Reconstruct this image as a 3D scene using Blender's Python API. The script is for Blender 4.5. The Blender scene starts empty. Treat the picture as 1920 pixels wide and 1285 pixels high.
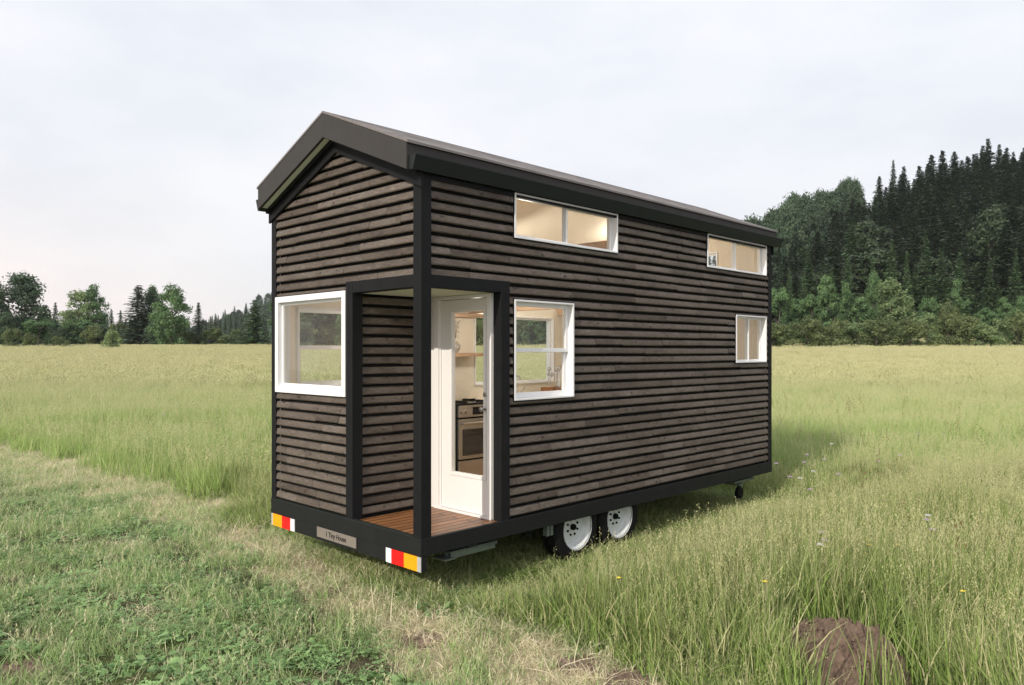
import bpy, math, random
import numpy as np
from mathutils import Vector, Matrix, noise as mnoise
R = random.Random(11)
NR = np.random.default_rng(5)
sc = bpy.context.scene
COL = sc.collection
F = 1429.75; HY = 659.86; EYE = 2.24

# ------------------------------------------------------------------ materials
def new_mat(name):
    m = bpy.data.materials.new(name); m.use_nodes = True
    nt = m.node_tree
    return m, nt, nt.nodes['Principled BSDF']
def N(nt, typ, **kw):
    n = nt.nodes.new(typ)
    for k, v in kw.items():
        if k.startswith('i_'):
            key = k[2:]; key = int(key) if key.isdigit() else key
            n.inputs[key].default_value = v
        else: setattr(n, k, v)
    return n
def L(nt, a, b): nt.links.new(a, b)
def ramp(nt, fac, stops, interp='LINEAR'):
    n = nt.nodes.new('ShaderNodeValToRGB'); cr = n.color_ramp; cr.interpolation = interp
    while len(cr.elements) < len(stops): cr.elements.new(0.5)
    for e, (p, c) in zip(cr.elements, stops):
        e.position = p; e.color = (*c, 1) if len(c) == 3 else c
    L(nt, fac, n.inputs[0]); return n.outputs[0]
def mixc(nt, fac, a, b, mode='MIX'):
    n = nt.nodes.new('ShaderNodeMix'); n.data_type = 'RGBA'; n.blend_type = mode
    for s, v in ((n.inputs[0], fac), (n.inputs[6], a), (n.inputs[7], b)):
        if hasattr(v, 'links') or isinstance(v, bpy.types.NodeSocket): L(nt, v, s)
        elif isinstance(v, (int, float)): s.default_value = v
        else: s.default_value = (*v, 1)
    return n.outputs[2]
def noise_tex(nt, coord, scale, detail=4, rough=0.55, vscale=None):
    if vscale is not None:
        mp = N(nt, 'ShaderNodeMapping'); mp.inputs['Scale'].default_value = vscale
        L(nt, coord, mp.inputs[0]); coord = mp.outputs[0]
    n = N(nt, 'ShaderNodeTexNoise'); n.inputs['Scale'].default_value = scale
    n.inputs['Detail'].default_value = detail; n.inputs['Roughness'].default_value = rough
    L(nt, coord, n.inputs['Vector']); return n.outputs['Fac']
def bump(nt, bsdf, h, strength=0.3, dist=0.01):
    b = N(nt, 'ShaderNodeBump'); b.inputs['Strength'].default_value = strength; b.inputs['Distance'].default_value = dist
    L(nt, h, b.inputs['Height']); L(nt, b.outputs[0], bsdf.inputs['Normal'])

def simple(name, col, rough=0.5, var=0.12, vs=6.0, metal=0.0, bs=0.1, coat=0.0):
    m, nt, b = new_mat(name)
    if max(col) < 0.08: b.inputs['Specular IOR Level'].default_value = 0.09
    tc = N(nt, 'ShaderNodeTexCoord').outputs['Object']
    n = noise_tex(nt, tc, vs, 6, 0.65)
    c = ramp(nt, n, [(0.25, tuple(x*(1-var) for x in col)), (0.75, tuple(min(1, x*(1+var)) for x in col))])
    L(nt, c, b.inputs['Base Color'])
    n2 = noise_tex(nt, tc, vs*9, 3)
    r = N(nt, 'ShaderNodeMapRange'); r.inputs[3].default_value = max(0.02, rough-0.08); r.inputs[4].default_value = min(1, rough+0.1)
    L(nt, n2, r.inputs[0]); L(nt, r.outputs[0], b.inputs['Roughness'])
    b.inputs['Metallic'].default_value = metal
    b.inputs['Coat Weight'].default_value = coat
    if bs: bump(nt, b, n2, bs, 0.003)
    return m

M = {}
M['trim'] = simple('dark_painted_trim', (0.013, 0.0135, 0.0145), 0.6, 0.15)
M['skirt'] = simple('dark_painted_steel', (0.018, 0.019, 0.0195), 0.5, 0.15)
M['fascia'] = simple('charcoal_fascia_metal', (0.050, 0.047, 0.045), 0.5, 0.08)
M['gutter'] = simple('gutter_metal', (0.022, 0.026, 0.025), 0.4, 0.1)
M['soffit'] = simple('soffit_board', (0.78, 0.80, 0.68), 0.6, 0.05)
M['white'] = simple('white_vinyl', (0.80, 0.80, 0.80), 0.35, 0.02, bs=0.02)
M['door'] = simple('cream_painted_door', (0.80, 0.77, 0.74), 0.4, 0.02, bs=0.03)
M['cream'] = simple('cream_plaster', (0.80, 0.74, 0.62), 0.8, 0.03, 3)
M['backing'] = simple('black_backing_gap_shade', (0.012, 0.012, 0.012), 0.9)  # wall backing; its black also paints the shade in the cladding gaps
M['rubber'] = simple('tyre_rubber', (0.012, 0.012, 0.012), 0.75, 0.2, 20)
M['rim'] = simple('white_painted_wheel', (0.66, 0.68, 0.68), 0.3, 0.05, coat=0.5)
M['hole'] = simple('black_holes', (0.008, 0.008, 0.008), 0.8)
M['steel'] = simple('grey_green_steel', (0.16, 0.19, 0.16), 0.55, 0.2, 12, metal=0.3)
M['darksteel'] = simple('dark_chassis_steel', (0.05, 0.055, 0.055), 0.6, 0.3, 14, metal=0.3)
M['inox'] = simple('brushed_stainless', (0.42, 0.40, 0.38), 0.32, 0.05, 30, metal=0.9)
M['ovenglass'] = simple('dark_oven_glass', (0.06, 0.055, 0.05), 0.12, 0.1)
M['blackgloss'] = simple('black_enamel', (0.012, 0.012, 0.012), 0.2, 0.1)
M['chrome'] = simple('chrome', (0.65, 0.66, 0.68), 0.15, 0.03, metal=1.0)
M['orange'] = simple('orange_lens', (0.95, 0.37, 0.0), 0.5, 0.02, bs=0)
M['red'] = simple('red_lens', (0.85, 0.005, 0.005), 0.5, 0.02, bs=0)
M['lampwhite'] = simple('white_lens', (0.82, 0.82, 0.82), 0.3, 0.01, bs=0)
M['lampgrey'] = simple('grey_lamp_end', (0.42, 0.43, 0.42), 0.4, 0.05)
M['plate'] = simple('taupe_name_plate', (0.21, 0.18, 0.155), 0.5, 0.05)
M['ink'] = simple('dark_lettering', (0.02, 0.018, 0.016), 0.6)
M['leafgreen'] = simple('bright_herb_leaf', (0.12, 0.32, 0.04), 0.5, 0.2)
M['ceramic'] = simple('grey_ceramic', (0.35, 0.33, 0.30), 0.4, 0.1)
M['twig'] = simple('dark_dried_twigs', (0.06, 0.05, 0.05), 0.7, 0.2)

def wood(name, a, b_, scale=1.0, rough=0.55, axis=(0.6, 8, 8), bstr=0.15, plank=None):
    m, nt, b = new_mat(name)
    tc = N(nt, 'ShaderNodeTexCoord').outputs['Object']
    n = noise_tex(nt, tc, 3*scale, 8, 0.65, axis)
    c = ramp(nt, n, [(0.3, a), (0.7, b_)])
    if plank:
        mp = N(nt, 'ShaderNodeMapping'); mp.inputs['Scale'].default_value = plank; L(nt, tc, mp.inputs[0])
        br = N(nt, 'ShaderNodeTexBrick'); br.inputs['Scale'].default_value = 1.0
        br.inputs['Color1'].default_value = (1.15, 1.1, 1.05, 1); br.inputs['Color2'].default_value = (0.72, 0.70, 0.68, 1)
        br.inputs['Mortar'].default_value = (0.16, 0.14, 0.12, 1); br.inputs['Mortar Size'].default_value = 0.012
        br.inputs['Brick Width'].default_value = 1.3; br.inputs['Row Height'].default_value = 0.1; br.offset = 0.4
        L(nt, mp.outputs[0], br.inputs[0]); c = mixc(nt, 1.0, c, br.outputs[0], 'MULTIPLY')
    L(nt, c, b.inputs['Base Color']); b.inputs['Roughness'].default_value = rough
    bump(nt, b, n, bstr, 0.003); return m
M['deck'] = wood('oiled_deck_boards', (0.16, 0.065, 0.022), (0.40, 0.19, 0.075), 1.3, 0.45, plank=(1, 1, 1))
M['loftwood'] = wood('warm_pine_boards', (0.46, 0.29, 0.16), (0.60, 0.41, 0.26), 1.2)
M['ply'] = wood('pale_panelling', (0.62, 0.54, 0.40), (0.72, 0.64, 0.50), 2.0, 0.6, (6, 6, 0.5))
M['shelf'] = wood('shelf_wood', (0.38, 0.25, 0.16), (0.50, 0.35, 0.24), 2)
M['boxwood'] = wood('box_wood', (0.22, 0.09, 0.03), (0.36, 0.16, 0.06), 3)

# siding: weathered, stained boards
def siding_mat():
    m, nt, b = new_mat('weathered_stained_siding')
    uv = N(nt, 'ShaderNodeUVMap', uv_map='UVMap').outputs[0]
    at = N(nt, 'ShaderNodeAttribute', attribute_name='tint', attribute_type='GEOMETRY')
    grain = noise_tex(nt, uv, 9, 9, 0.7, (1.4, 26, 1))
    stain = noise_tex(nt, uv, 2.2, 6, 0.6, (1.0, 3, 1))
    c = ramp(nt, grain, [(0.30, (0.040, 0.034, 0.030)), (0.5, (0.104, 0.087, 0.073)), (0.70, (0.225, 0.195, 0.170))])
    c2 = ramp(nt, stain, [(0.30, (0.60, 0.56, 0.52)), (0.5, (1.0, 0.97, 0.94)), (0.72, (1.25, 1.26, 1.26))])
    c = mixc(nt, 1.0, c, c2, 'MULTIPLY')
    # board to board tone
    c3 = ramp(nt, at.outputs['Fac'], [(0.0, (0.50, 0.44, 0.38)), (0.5, (0.98, 0.95, 0.92)), (1.0, (1.40, 1.40, 1.42))])
    c = mixc(nt, 1.0, c, c3, 'MULTIPLY')
    # knots
    mp = N(nt, 'ShaderNodeMapping'); mp.inputs['Scale'].default_value = (3.3, 5.2, 1); L(nt, uv, mp.inputs[0])
    nz = N(nt, 'ShaderNodeTexNoise'); nz.inputs['Scale'].default_value = 3; L(nt, mp.outputs[0], nz.inputs['Vector'])
    ad = N(nt, 'ShaderNodeVectorMath', operation='MULTIPLY_ADD'); L(nt, nz.outputs['Color'], ad.inputs[0])
    ad.inputs[1].default_value = (0.25, 0.25, 0); L(nt, mp.outputs[0], ad.inputs[2])
    vo = N(nt, 'ShaderNodeTexVoronoi'); vo.voronoi_dimensions = '2D'; vo.inputs['Scale'].default_value = 1.0; vo.inputs['Randomness'].default_value = 1.0
    L(nt, ad.outputs[0], vo.inputs['Vector'])
    k = ramp(nt, vo.outputs['Distance'], [(0.0, (0.10, 0.08, 0.06)), (0.035, (0.25, 0.18, 0.14)), (0.06, (0.75, 0.72, 0.7)), (0.10, (1, 1, 1))])
    c = mixc(nt, 0.85, c, k, 'MULTIPLY')
    L(nt, c, b.inputs['Base Color']); b.inputs['Roughness'].default_value = 0.62
    b.inputs['Specular IOR Level'].default_value = 0.35
    bump(nt, b, grain, 0.35, 0.004); return m
M['siding'] = siding_mat()

def roof_mat():
    m, nt, b = new_mat('grey_brown_shingles')
    tc = N(nt, 'ShaderNodeTexCoord').outputs['Object']
    n = noise_tex(nt, tc, 5, 7, 0.7, (0.5, 9, 9)); n2 = noise_tex(nt, tc, 80, 2)
    c = ramp(nt, n, [(0.3, (0.12, 0.105, 0.10)), (0.7, (0.24, 0.215, 0.21))])
    L(nt, c, b.inputs['Base Color']); b.inputs['Roughness'].default_value = 0.75; bump(nt, b, n2, 0.4, 0.004); return m
M['roof'] = roof_mat()

def glass_mat(name='window_glass', ior=1.45, tint=(0.93, 0.95, 0.94)):
    m, nt, b = new_mat(name); out = nt.nodes['Material Output']; nt.nodes.remove(b)
    t = N(nt, 'ShaderNodeBsdfTransparent'); t.inputs[0].default_value = (*tint, 1)
    g = N(nt, 'ShaderNodeBsdfGlossy'); g.inputs['Roughness'].default_value = 0.0
    f = N(nt, 'ShaderNodeLayerWeight'); f.inputs[0].default_value = 0.5
    pw = N(nt, 'ShaderNodeMath', operation='POWER'); L(nt, f.outputs['Facing'], pw.inputs[0]); pw.inputs[1].default_value = 5.0
    fr = N(nt, 'ShaderNodeMapRange'); fr.inputs[3].default_value = 0.05; fr.inputs[4].default_value = 1.0; L(nt, pw.outputs[0], fr.inputs[0])
    mx = N(nt, 'ShaderNodeMixShader'); L(nt, fr.outputs[0], mx.inputs[0]); L(nt, t.outputs[0], mx.inputs[1]); L(nt, g.outputs[0], mx.inputs[2])
    L(nt, mx.outputs[0], out.inputs[0]); return m
M['glass'] = glass_mat()

def foliage_mat(name, dark, light, straw=None, trans=0.35, rough=0.5, posscale=0.35, randamt=0.5, dryfar=None):
    """leaf / blade material: 'tint' = each leaf's own tone, Object Info random = each plant's own tone"""
    m, nt, b = new_mat(name); out = nt.nodes['Material Output']
    at = N(nt, 'ShaderNodeAttribute', attribute_name='tint', attribute_type='GEOMETRY')
    oi = N(nt, 'ShaderNodeObjectInfo')
    ge = N(nt, 'ShaderNodeNewGeometry')
    pn = noise_tex(nt, ge.outputs['Position'], posscale, 4, 0.6)
    a = N(nt, 'ShaderNodeMath', operation='MULTIPLY'); L(nt, oi.outputs['Random'], a.inputs[0]); a.inputs[1].default_value = randamt*0.5
    a2 = N(nt, 'ShaderNodeMath', operation='MULTIPLY_ADD'); L(nt, pn, a2.inputs[0]); a2.inputs[1].default_value = randamt; L(nt, a.outputs[0], a2.inputs[2])
    a3 = N(nt, 'ShaderNodeMath', operation='MULTIPLY_ADD'); L(nt, at.outputs['Fac'], a3.inputs[0]); a3.inputs[1].default_value = 0.6; L(nt, a2.outputs[0], a3.inputs[2])
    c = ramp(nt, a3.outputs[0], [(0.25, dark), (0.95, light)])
    if dryfar:   # the meadow is drier and paler away from the track
        sy = N(nt, 'ShaderNodeSeparateXYZ'); L(nt, ge.outputs['Position'], sy.inputs[0])
        my = N(nt, 'ShaderNodeMapRange'); my.inputs[1].default_value = 13; my.inputs[2].default_value = 75; my.interpolation_type = 'SMOOTHSTEP'; L(nt, sy.outputs[1], my.inputs[0])
        big = noise_tex(nt, ge.outputs['Position'], 0.09, 5, 0.6)
        md = N(nt, 'ShaderNodeMath', operation='MULTIPLY_ADD'); L(nt, big, md.inputs[0]); md.inputs[1].default_value = 0.9; md.inputs[2].default_value = -0.45
        ms = N(nt, 'ShaderNodeMath', operation='ADD', use_clamp=True); L(nt, md.outputs[0], ms.inputs[0]); L(nt, my.outputs[0], ms.inputs[1])
        c = mixc(nt, ms.outputs[0], c, ramp(nt, a3.outputs[0], [(0.25, dryfar[0]), (0.95, dryfar[1])]))
    if straw:
        sp = N(nt, 'ShaderNodeAttribute', attribute_name='straw', attribute_type='GEOMETRY')
        c = mixc(nt, sp.outputs['Fac'], c, straw)
    L(nt, c, b.inputs['Base Color']); b.inputs['Roughness'].default_value = rough
    b.inputs['Specular IOR Level'].default_value = 0.25
    tr = N(nt, 'ShaderNodeBsdfTranslucent'); L(nt, c, tr.inputs[0])
    mx = N(nt, 'ShaderNodeMixShader'); mx.inputs[0].default_value = trans
    L(nt, b.outputs[0], mx.inputs[1]); L(nt, tr.outputs[0], mx.inputs[2]); L(nt, mx.outputs[0], out.inputs[0])
    return m
M['grass'] = foliage_mat('meadow_grass_blades', (0.012, 0.040, 0.008), (0.28, 0.44, 0.09), (0.64, 0.59, 0.34), 0.25, randamt=0.6)
M['midg'] = foliage_mat('middle_meadow_blades', (0.045, 0.11, 0.025), (0.35, 0.50, 0.14), (0.62, 0.58, 0.34), 0.3, posscale=0.11, randamt=0.9, dryfar=((0.10, 0.135, 0.055), (0.46, 0.475, 0.255)))
M['farg'] = M['midg']
M['short'] = foliage_mat('short_grass_blades', (0.04, 0.11, 0.03), (0.42, 0.60, 0.22), (0.72, 0.66, 0.44), 0.35)
M['dry'] = foliage_mat('dry_grass_blades', (0.36, 0.36, 0.17), (0.86, 0.78, 0.54), (0.84, 0.74, 0.54), 0.3)
M['clover'] = foliage_mat('clover_leaves', (0.10, 0.20, 0.07), (0.36, 0.54, 0.22), None, 0.3)
M['dock'] = foliage_mat('dock_leaves', (0.10, 0.20, 0.06), (0.28, 0.42, 0.16), None, 0.3)
M['leaf_dark'] = foliage_mat('dark_broadleaf', (0.026, 0.048, 0.030), (0.10, 0.155, 0.085), None, 0.25)
M['leaf_mid'] = foliage_mat('mid_broadleaf', (0.035, 0.075, 0.032), (0.15, 0.25, 0.10), None, 0.3)
M['leaf_pale'] = foliage_mat('pale_broadleaf', (0.07, 0.12, 0.05), (0.26, 0.34, 0.15), None, 0.3)
M['leaf_olive'] = foliage_mat('olive_shrub_leaf', (0.055, 0.080, 0.032), (0.20, 0.24, 0.10), None, 0.3)
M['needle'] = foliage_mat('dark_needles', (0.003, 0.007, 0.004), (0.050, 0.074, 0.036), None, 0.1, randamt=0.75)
M['needle_mid'] = foliage_mat('green_needles', (0.022, 0.045, 0.022), (0.095, 0.155, 0.065), None, 0.15)
M['needle_grey'] = foliage_mat('grey_green_needles', (0.045, 0.070, 0.050), (0.15, 0.20, 0.14), None, 0.15)
M['bark'] = simple('bark', (0.10, 0.08, 0.065), 0.9, 0.35, 8, bs=0.5)

def ground_mat():
    m, nt, b = new_mat('meadow_soil')
    ge = N(nt, 'ShaderNodeNewGeometry'); P = ge.outputs['Position']
    big = noise_tex(nt, P, 0.6, 6, 0.6); fine = noise_tex(nt, P, 14, 8, 0.75)
    soil = ramp(nt, fine, [(0.3, (0.035, 0.030, 0.018)), (0.7, (0.15, 0.13, 0.08))])
    green = ramp(nt, fine, [(0.3, (0.03, 0.05, 0.015)), (0.7, (0.13, 0.18, 0.05))])
    c = mixc(nt, ramp(nt, big, [(0.42, (0, 0, 0)), (0.62, (0.8, 0.8, 0.8))]), soil, green)
    sp = N(nt, 'ShaderNodeSeparateXYZ'); L(nt, P, sp.inputs[0])
    mr = N(nt, 'ShaderNodeMapRange'); mr.inputs[1].default_value = 15; mr.inputs[2].default_value = 50; L(nt, sp.outputs[1], mr.inputs[0])
    far = ramp(nt, noise_tex(nt, P, 0.12, 8, 0.7), [(0.3, (0.27, 0.31, 0.12)), (0.7, (0.42, 0.42, 0.21))])
    c = mixc(nt, mr.outputs[0], c, far)
    ta = N(nt, 'ShaderNodeAttribute', attribute_name='track', attribute_type='GEOMETRY')
    th = ramp(nt, noise_tex(nt, P, 22, 8, 0.8, (1, 1, 1)), [(0.3, (0.16, 0.13, 0.075)), (0.5, (0.36, 0.31, 0.19)), (0.7, (0.52, 0.46, 0.30))])
    c = mixc(nt, ta.outputs['Fac'], c, th)
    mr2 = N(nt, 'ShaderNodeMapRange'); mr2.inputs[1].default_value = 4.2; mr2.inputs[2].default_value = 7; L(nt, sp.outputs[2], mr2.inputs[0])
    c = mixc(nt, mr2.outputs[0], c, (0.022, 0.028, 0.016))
    L(nt, c, b.inputs['Base Color']); b.inputs['Roughness'].default_value = 0.95; b.inputs['Specular IOR Level'].default_value = 0.1
    bump(nt, b, fine, 0.8, 0.03); return m
M['ground'] = ground_mat()
def soil_mat():
    m, nt, b = new_mat('bare_crumbly_soil')
    P = N(nt, 'ShaderNodeTexCoord').outputs['Object']
    n = noise_tex(nt, P, 9, 10, 0.75)
    c = ramp(nt, n, [(0.3, (0.11, 0.072, 0.050)), (0.55, (0.24, 0.165, 0.12)), (0.75, (0.36, 0.265, 0.195))])
    L(nt, c, b.inputs['Base Color']); b.inputs['Roughness'].default_value = 0.95
    bump(nt, b, noise_tex(nt, P, 40, 8, 0.8), 1.0, 0.02); return m
M['soil'] = soil_mat()

# ------------------------------------------------------------------ mesh helpers
class MB:
    def __init__(s): s.v = []; s.f = []; s.m = []; s.uv = []; s.t = []; s.hasuv = False
    def face(s, pts, mi=0, uv=None, tint=0.5):
        i = len(s.v); s.v += [tuple(p) for p in pts]; s.f.append(tuple(range(i, i+len(pts)))); s.m.append(mi)
        s.uv.append(uv or [(0, 0)]*len(pts)); s.t.append(tint)
        if uv: s.hasuv = True
    def box(s, x0, x1, y0, y1, z0, z1, mi=0):
        if x0 > x1: x0, x1 = x1, x0
        if y0 > y1: y0, y1 = y1, y0
        i = len(s.v)
        s.v += [(x0,y0,z0),(x1,y0,z0),(x1,y1,z0),(x0,y1,z0),(x0,y0,z1),(x1,y0,z1),(x1,y1,z1),(x0,y1,z1)]
        for f in ((3,2,1,0),(4,5,6,7),(0,1,5,4),(1,2,6,5),(2,3,7,6),(3,0,4,7)):
            s.f.append(tuple(i+k for k in f)); s.m.append(mi); s.uv.append([(0,0)]*4); s.t.append(0.5)
    def prism(s, prof, axis, a0, a1, mi=0):
        """prof: list of 2D points; extruded along axis ('x': prof=(y,z); 'y': prof=(x,z); 'z': prof=(x,y))"""
        def P(p, a): return {'x': (a, p[0], p[1]), 'y': (p[0], a, p[1]), 'z': (p[0], p[1], a)}[axis]
        n = len(prof)
        s.face([P(p, a0) for p in prof][::-1], mi); s.face([P(p, a1) for p in prof], mi)
        for k in range(n):
            q = prof[(k+1) % n]; p = prof[k]
            s.face([P(p, a0), P(q, a0), P(q, a1), P(p, a1)], mi)
    def lathe(s, prof, c, axis='y', n=32, mi=0, a0=0, a1=2*math.pi):
        """prof: (radius, along)"""
        def P(r, h, a):
            ca, sa = math.cos(a)*r, math.sin(a)*r
            return {'y': (c[0]+ca, c[1]+h, c[2]+sa), 'z': (c[0]+ca, c[1]+sa, c[2]+h), 'x': (c[0]+h, c[1]+ca, c[2]+sa)}[axis]
        for k in range(n):
            b0 = a0+(a1-a0)*k/n; b1 = a0+(a1-a0)*(k+1)/n
            for (r0, h0), (r1, h1) in zip(prof, prof[1:]):
                s.face([P(r0,h0,b0), P(r0,h0,b1), P(r1,h1,b1), P(r1,h1,b0)], mi)
    def tube(s, pts, r, n=8, mi=0, r1=None):
        pts = [Vector(p) for p in pts]; rings = []
        for k, p in enumerate(pts):
            d = (pts[min(k+1, len(pts)-1)] - pts[max(k-1, 0)]).normalized()
            up = Vector((0,0,1)) if abs(d.z) < 0.9 else Vector((1,0,0))
            a = d.cross(up).normalized(); b = d.cross(a)
            rr = r if r1 is None else r+(r1-r)*k/(len(pts)-1)
            rings.append([p+a*math.cos(t)*rr+b*math.sin(t)*rr for t in [2*math.pi*j/n for j in range(n)]])
        for A, B in zip(rings, rings[1:]):
            for j in range(n): s.face([A[j], A[(j+1)%n], B[(j+1)%n], B[j]], mi)
        s.face(rings[0][::-1], mi); s.face(rings[-1], mi)
    def build(s, name, mats, parent=None, smooth=False, loc=None, bevel=0, merge=False):
        me = bpy.data.meshes.new(name); me.from_pydata(s.v, [], s.f)
        for m in (mats if isinstance(mats, (list, tuple)) else [mats]): me.materials.append(m)
        me.polygons.foreach_set('material_index', s.m)
        if s.hasuv:
            l = me.uv_layers.new(name='UVMap'); flat = [c for u in s.uv for p in u for c in p]; l.data.foreach_set('uv', flat)
            a = me.attributes.new('tint', 'FLOAT', 'FACE'); a.data.foreach_set('value', s.t)
        me.update()
        if merge or smooth:
            import bmesh
            bm = bmesh.new(); bm.from_mesh(me); bmesh.ops.remove_doubles(bm, verts=bm.verts, dist=1e-5)
            if not s.hasuv: bmesh.ops.recalc_face_normals(bm, faces=bm.faces)
            bm.to_mesh(me); bm.free()
        if smooth:
            me.polygons.foreach_set('use_smooth', [True]*len(me.polygons))
            try: me.set_sharp_from_angle(angle=math.radians(38))
            except Exception: pass
        o = bpy.data.objects.new(name, me); COL.objects.link(o)
        if parent is not None: o.parent = parent
        if loc is not None: o.location = loc
        if bevel:
            bv = o.modifiers.new('bevel', 'BEVEL'); bv.width = bevel; bv.segments = 2; bv.limit_method = 'ANGLE'; bv.angle_limit = math.radians(40)
        return o
def B(*a):
    m = MB(); m.box(*a); return m
def tag(o, label=None, cat=None, group=None, kind=None):
    if label: o['label'] = label
    if cat: o['category'] = cat
    if group: o['group'] = group
    if kind: o['kind'] = kind
    return o
def empty(name, loc=(0,0,0), rz=0, **k):
    o = bpy.data.objects.new(name, None); o.location = loc; o.rotation_euler.z = rz; o.empty_display_size = 0.2
    COL.objects.link(o); return tag(o, **k)

# ------------------------------------------------------------------ terrain
def sstep(a, b, x):
    t = np.clip((x-a)/(b-a), 0, 1); return t*t*(3-2*t)
def terrain(x, y):
    x = np.asarray(x, float); y = np.asarray(y, float)
    r = np.maximum(y, 1.0)
    px = 960 + F*x/np.maximum(y, 5.0)
    z = sstep(22, 145, r)*(2.95+0.2*np.sin(x*0.03)) + 0.05*np.sin(x*0.9)*np.sin(y*0.7)*sstep(9, 30, r)
    az = np.clip(px, -2500, 4500)
    top = np.interp(az, [-2500, 300, 520, 900, 1300, 1400, 1500, 1600, 1750, 1920, 2400, 4500],
                        [0, 0, 2, 6, 10, 12, 22, 32, 43, 49, 62, 75])
    rise = sstep(122, 262, np.hypot(x*0.55, y))
    return z + top*rise
def tz(x, y): return float(terrain(x, y))
def at(px, D): return ((px-960)/F*D, D)

def build_ground():
    ys = np.concatenate([np.arange(-8, 0, 2.0), np.arange(0.6, 16, 0.12), np.geomspace(16, 900, 90)])
    ts = np.sinh(np.linspace(-3.2, 3.2, 321)); ts = ts/ts[-1]
    V = []
    for y in ys:
        w = 30 + max(y, 0)*1.8
        for t in ts: V.append((t*w, y))
    V = np.array(V); Z = terrain(V[:,0], V[:,1])
    n = len(ts); Fc = [(j*n+i, j*n+i+1, (j+1)*n+i+1, (j+1)*n+i) for j in range(len(ys)-1) for i in range(n-1)]
    me = bpy.data.meshes.new('ground'); me.from_pydata([(a, b, c) for (a, b), c in zip(V, Z)], [], Fc); me.materials.append(M['ground'])
    me.polygons.foreach_set('use_smooth', [True]*len(Fc))
    a, b = zones(V[:,0], np.maximum(V[:,1], 0.3)); tr = np.clip(np.minimum(a+16, 18-b)/14, 0, 1)
    at_ = me.attributes.new('track', 'FLOAT', 'POINT'); at_.data.foreach_set('value', tr.astype(np.float32))
    o = bpy.data.objects.new('ground', me); COL.objects.link(o); tag(o, kind='structure')


# ------------------------------------------------------------------ the tiny house (local axes: x = along the long side, y = across, z up)
HROT = math.atan2(0.7119, 0.7023)
HX, HYY = -0.7777, 6.544
W = 2.60; LEN = 6.514
house = empty('tiny_house', (HX, HYY, 0), HROT, label='dark wood clad tiny house on a trailer, standing in the tall meadow grass', cat='tiny house')
def h2w(u, v): 
    c, s = math.cos(HROT), math.sin(HROT); return (HX+c*u-s*v, HYY+s*u+c*v)
FL = 0.626; SK0 = 0.481; EAVE = 3.785; SLOPE = (4.304-3.779)/1.3
def roofz(v): return EAVE + SLOPE*(W/2-abs(v-W/2)) 

# openings: (a0, a1, z0, z1)
op_side = [(1.134,2.778,3.339,3.776), (4.707,6.353,3.339,3.776), (1.134,2.020,1.768,2.746), (5.463,6.353,2.089,2.748)]
op_rear = [(1.149,2.511,1.804,2.8305)]
op_far = [(0.24,1.05,1.84,2.74), (2.90,4.52,1.78,2.75), (5.2,6.1,2.0,2.75), (1.3,2.9,3.30,3.74), (4.7,6.3,3.30,3.74)]   # wall y = W; the last three are unseen, added to brighten the rooms
op_front = [(0.80,1.60,3.30,3.77)]
PIT = 0.0972; ROW0 = 0.634

PROF = [(0.00, 0.030), (0.03, 0.0170), (0.10, 0.0100), (0.34, 0.004), (0.60, 0.000), (0.68, 0.003), (0.74, 0.012), (0.775, 0.040), (1.0, 0.040)]
# fractions measured DOWN from the top of a row; second number = depth behind the face
def siding(name, P, a0, a1, z0, z1, openings, top=None, seed=0):
    """P(a, d, z) -> point; a along the wall, d depth inwards. The boards of one wall face."""
    r = random.Random(seed); mb = MB(); k = 0
    nrow = int(math.ceil((z1-ROW0)/PIT))
    for row in range(nrow):
        zb = ROW0+row*PIT; zt = zb+PIT
        if zt <= z0: continue
        cuts = [a0]; x = a0+r.uniform(0.2, 1.1)
        while x < a1-0.15: cuts.append(x); x += r.uniform(0.35, 1.5)
        cuts.append(a1)
        wob = r.uniform(-0.002, 0.002)
        for c0, c1 in zip(cuts, cuts[1:]):
            tint = min(1, max(0, r.gauss(0.46, 0.14))); uo = r.uniform(0, 50); dz = r.uniform(-0.0045, 0.0045); dd = r.uniform(-0.0015, 0.0015)
            for (f0, d0), (f1, d1) in zip(PROF, PROF[1:]):
                za = zt-f0*PIT+(dz if 0 < f0 < 1 else 0); zc = zt-f1*PIT+(dz if 0 < f1 < 1 else 0)
                if zc >= z1 or za <= z0: continue
                za2, zc2 = min(za, z1), max(zc, z0); zm = (za2+zc2)/2
                iv = [(c0+0.0014, c1-0.0014)]
                for (o0, o1, p0, p1) in openings:
                    if p0 < zm < p1:
                        nv = []
                        for i0, i1 in iv:
                            if o1 <= i0 or o0 >= i1: nv.append((i0, i1)); continue
                            if o0 > i0: nv.append((i0, o0))
                            if o1 < i1: nv.append((o1, i1))
                        iv = nv
                for i0, i1 in iv:
                    # gable limits
                    if top is not None:
                        lo0, hi0 = top(za2); lo1, hi1 = top(zc2)
                        t0, t1 = max(i0, lo0), min(i1, hi0); b0, b1 = max(i0, lo1), min(i1, hi1)
                        if b1-b0 < 0.004: continue
                        if t1 < t0: t0 = t1 = (b0+b1)/2
                    else: t0, t1, b0, b1 = i0, i1, i0, i1
                    q = [P(t0, d0+dd, za2), P(t1, d0+dd, za2), P(b1, d1+dd, zc2), P(b0, d1+dd, zc2)]
                    uvs = [(t0+uo, za2), (t1+uo, za2), (b1+uo, zc2), (b0+uo, zc2)]
                    mb.face(q, 1 if d1 > 0.034 else 0, uvs, tint)  # gap faces go black: shade between boards put into the colour
        k += 1
    o = mb.build(name, [M['siding'], M['backing']], house)
    o['label'] = 'weathered brown board cladding'
    return o
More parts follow.
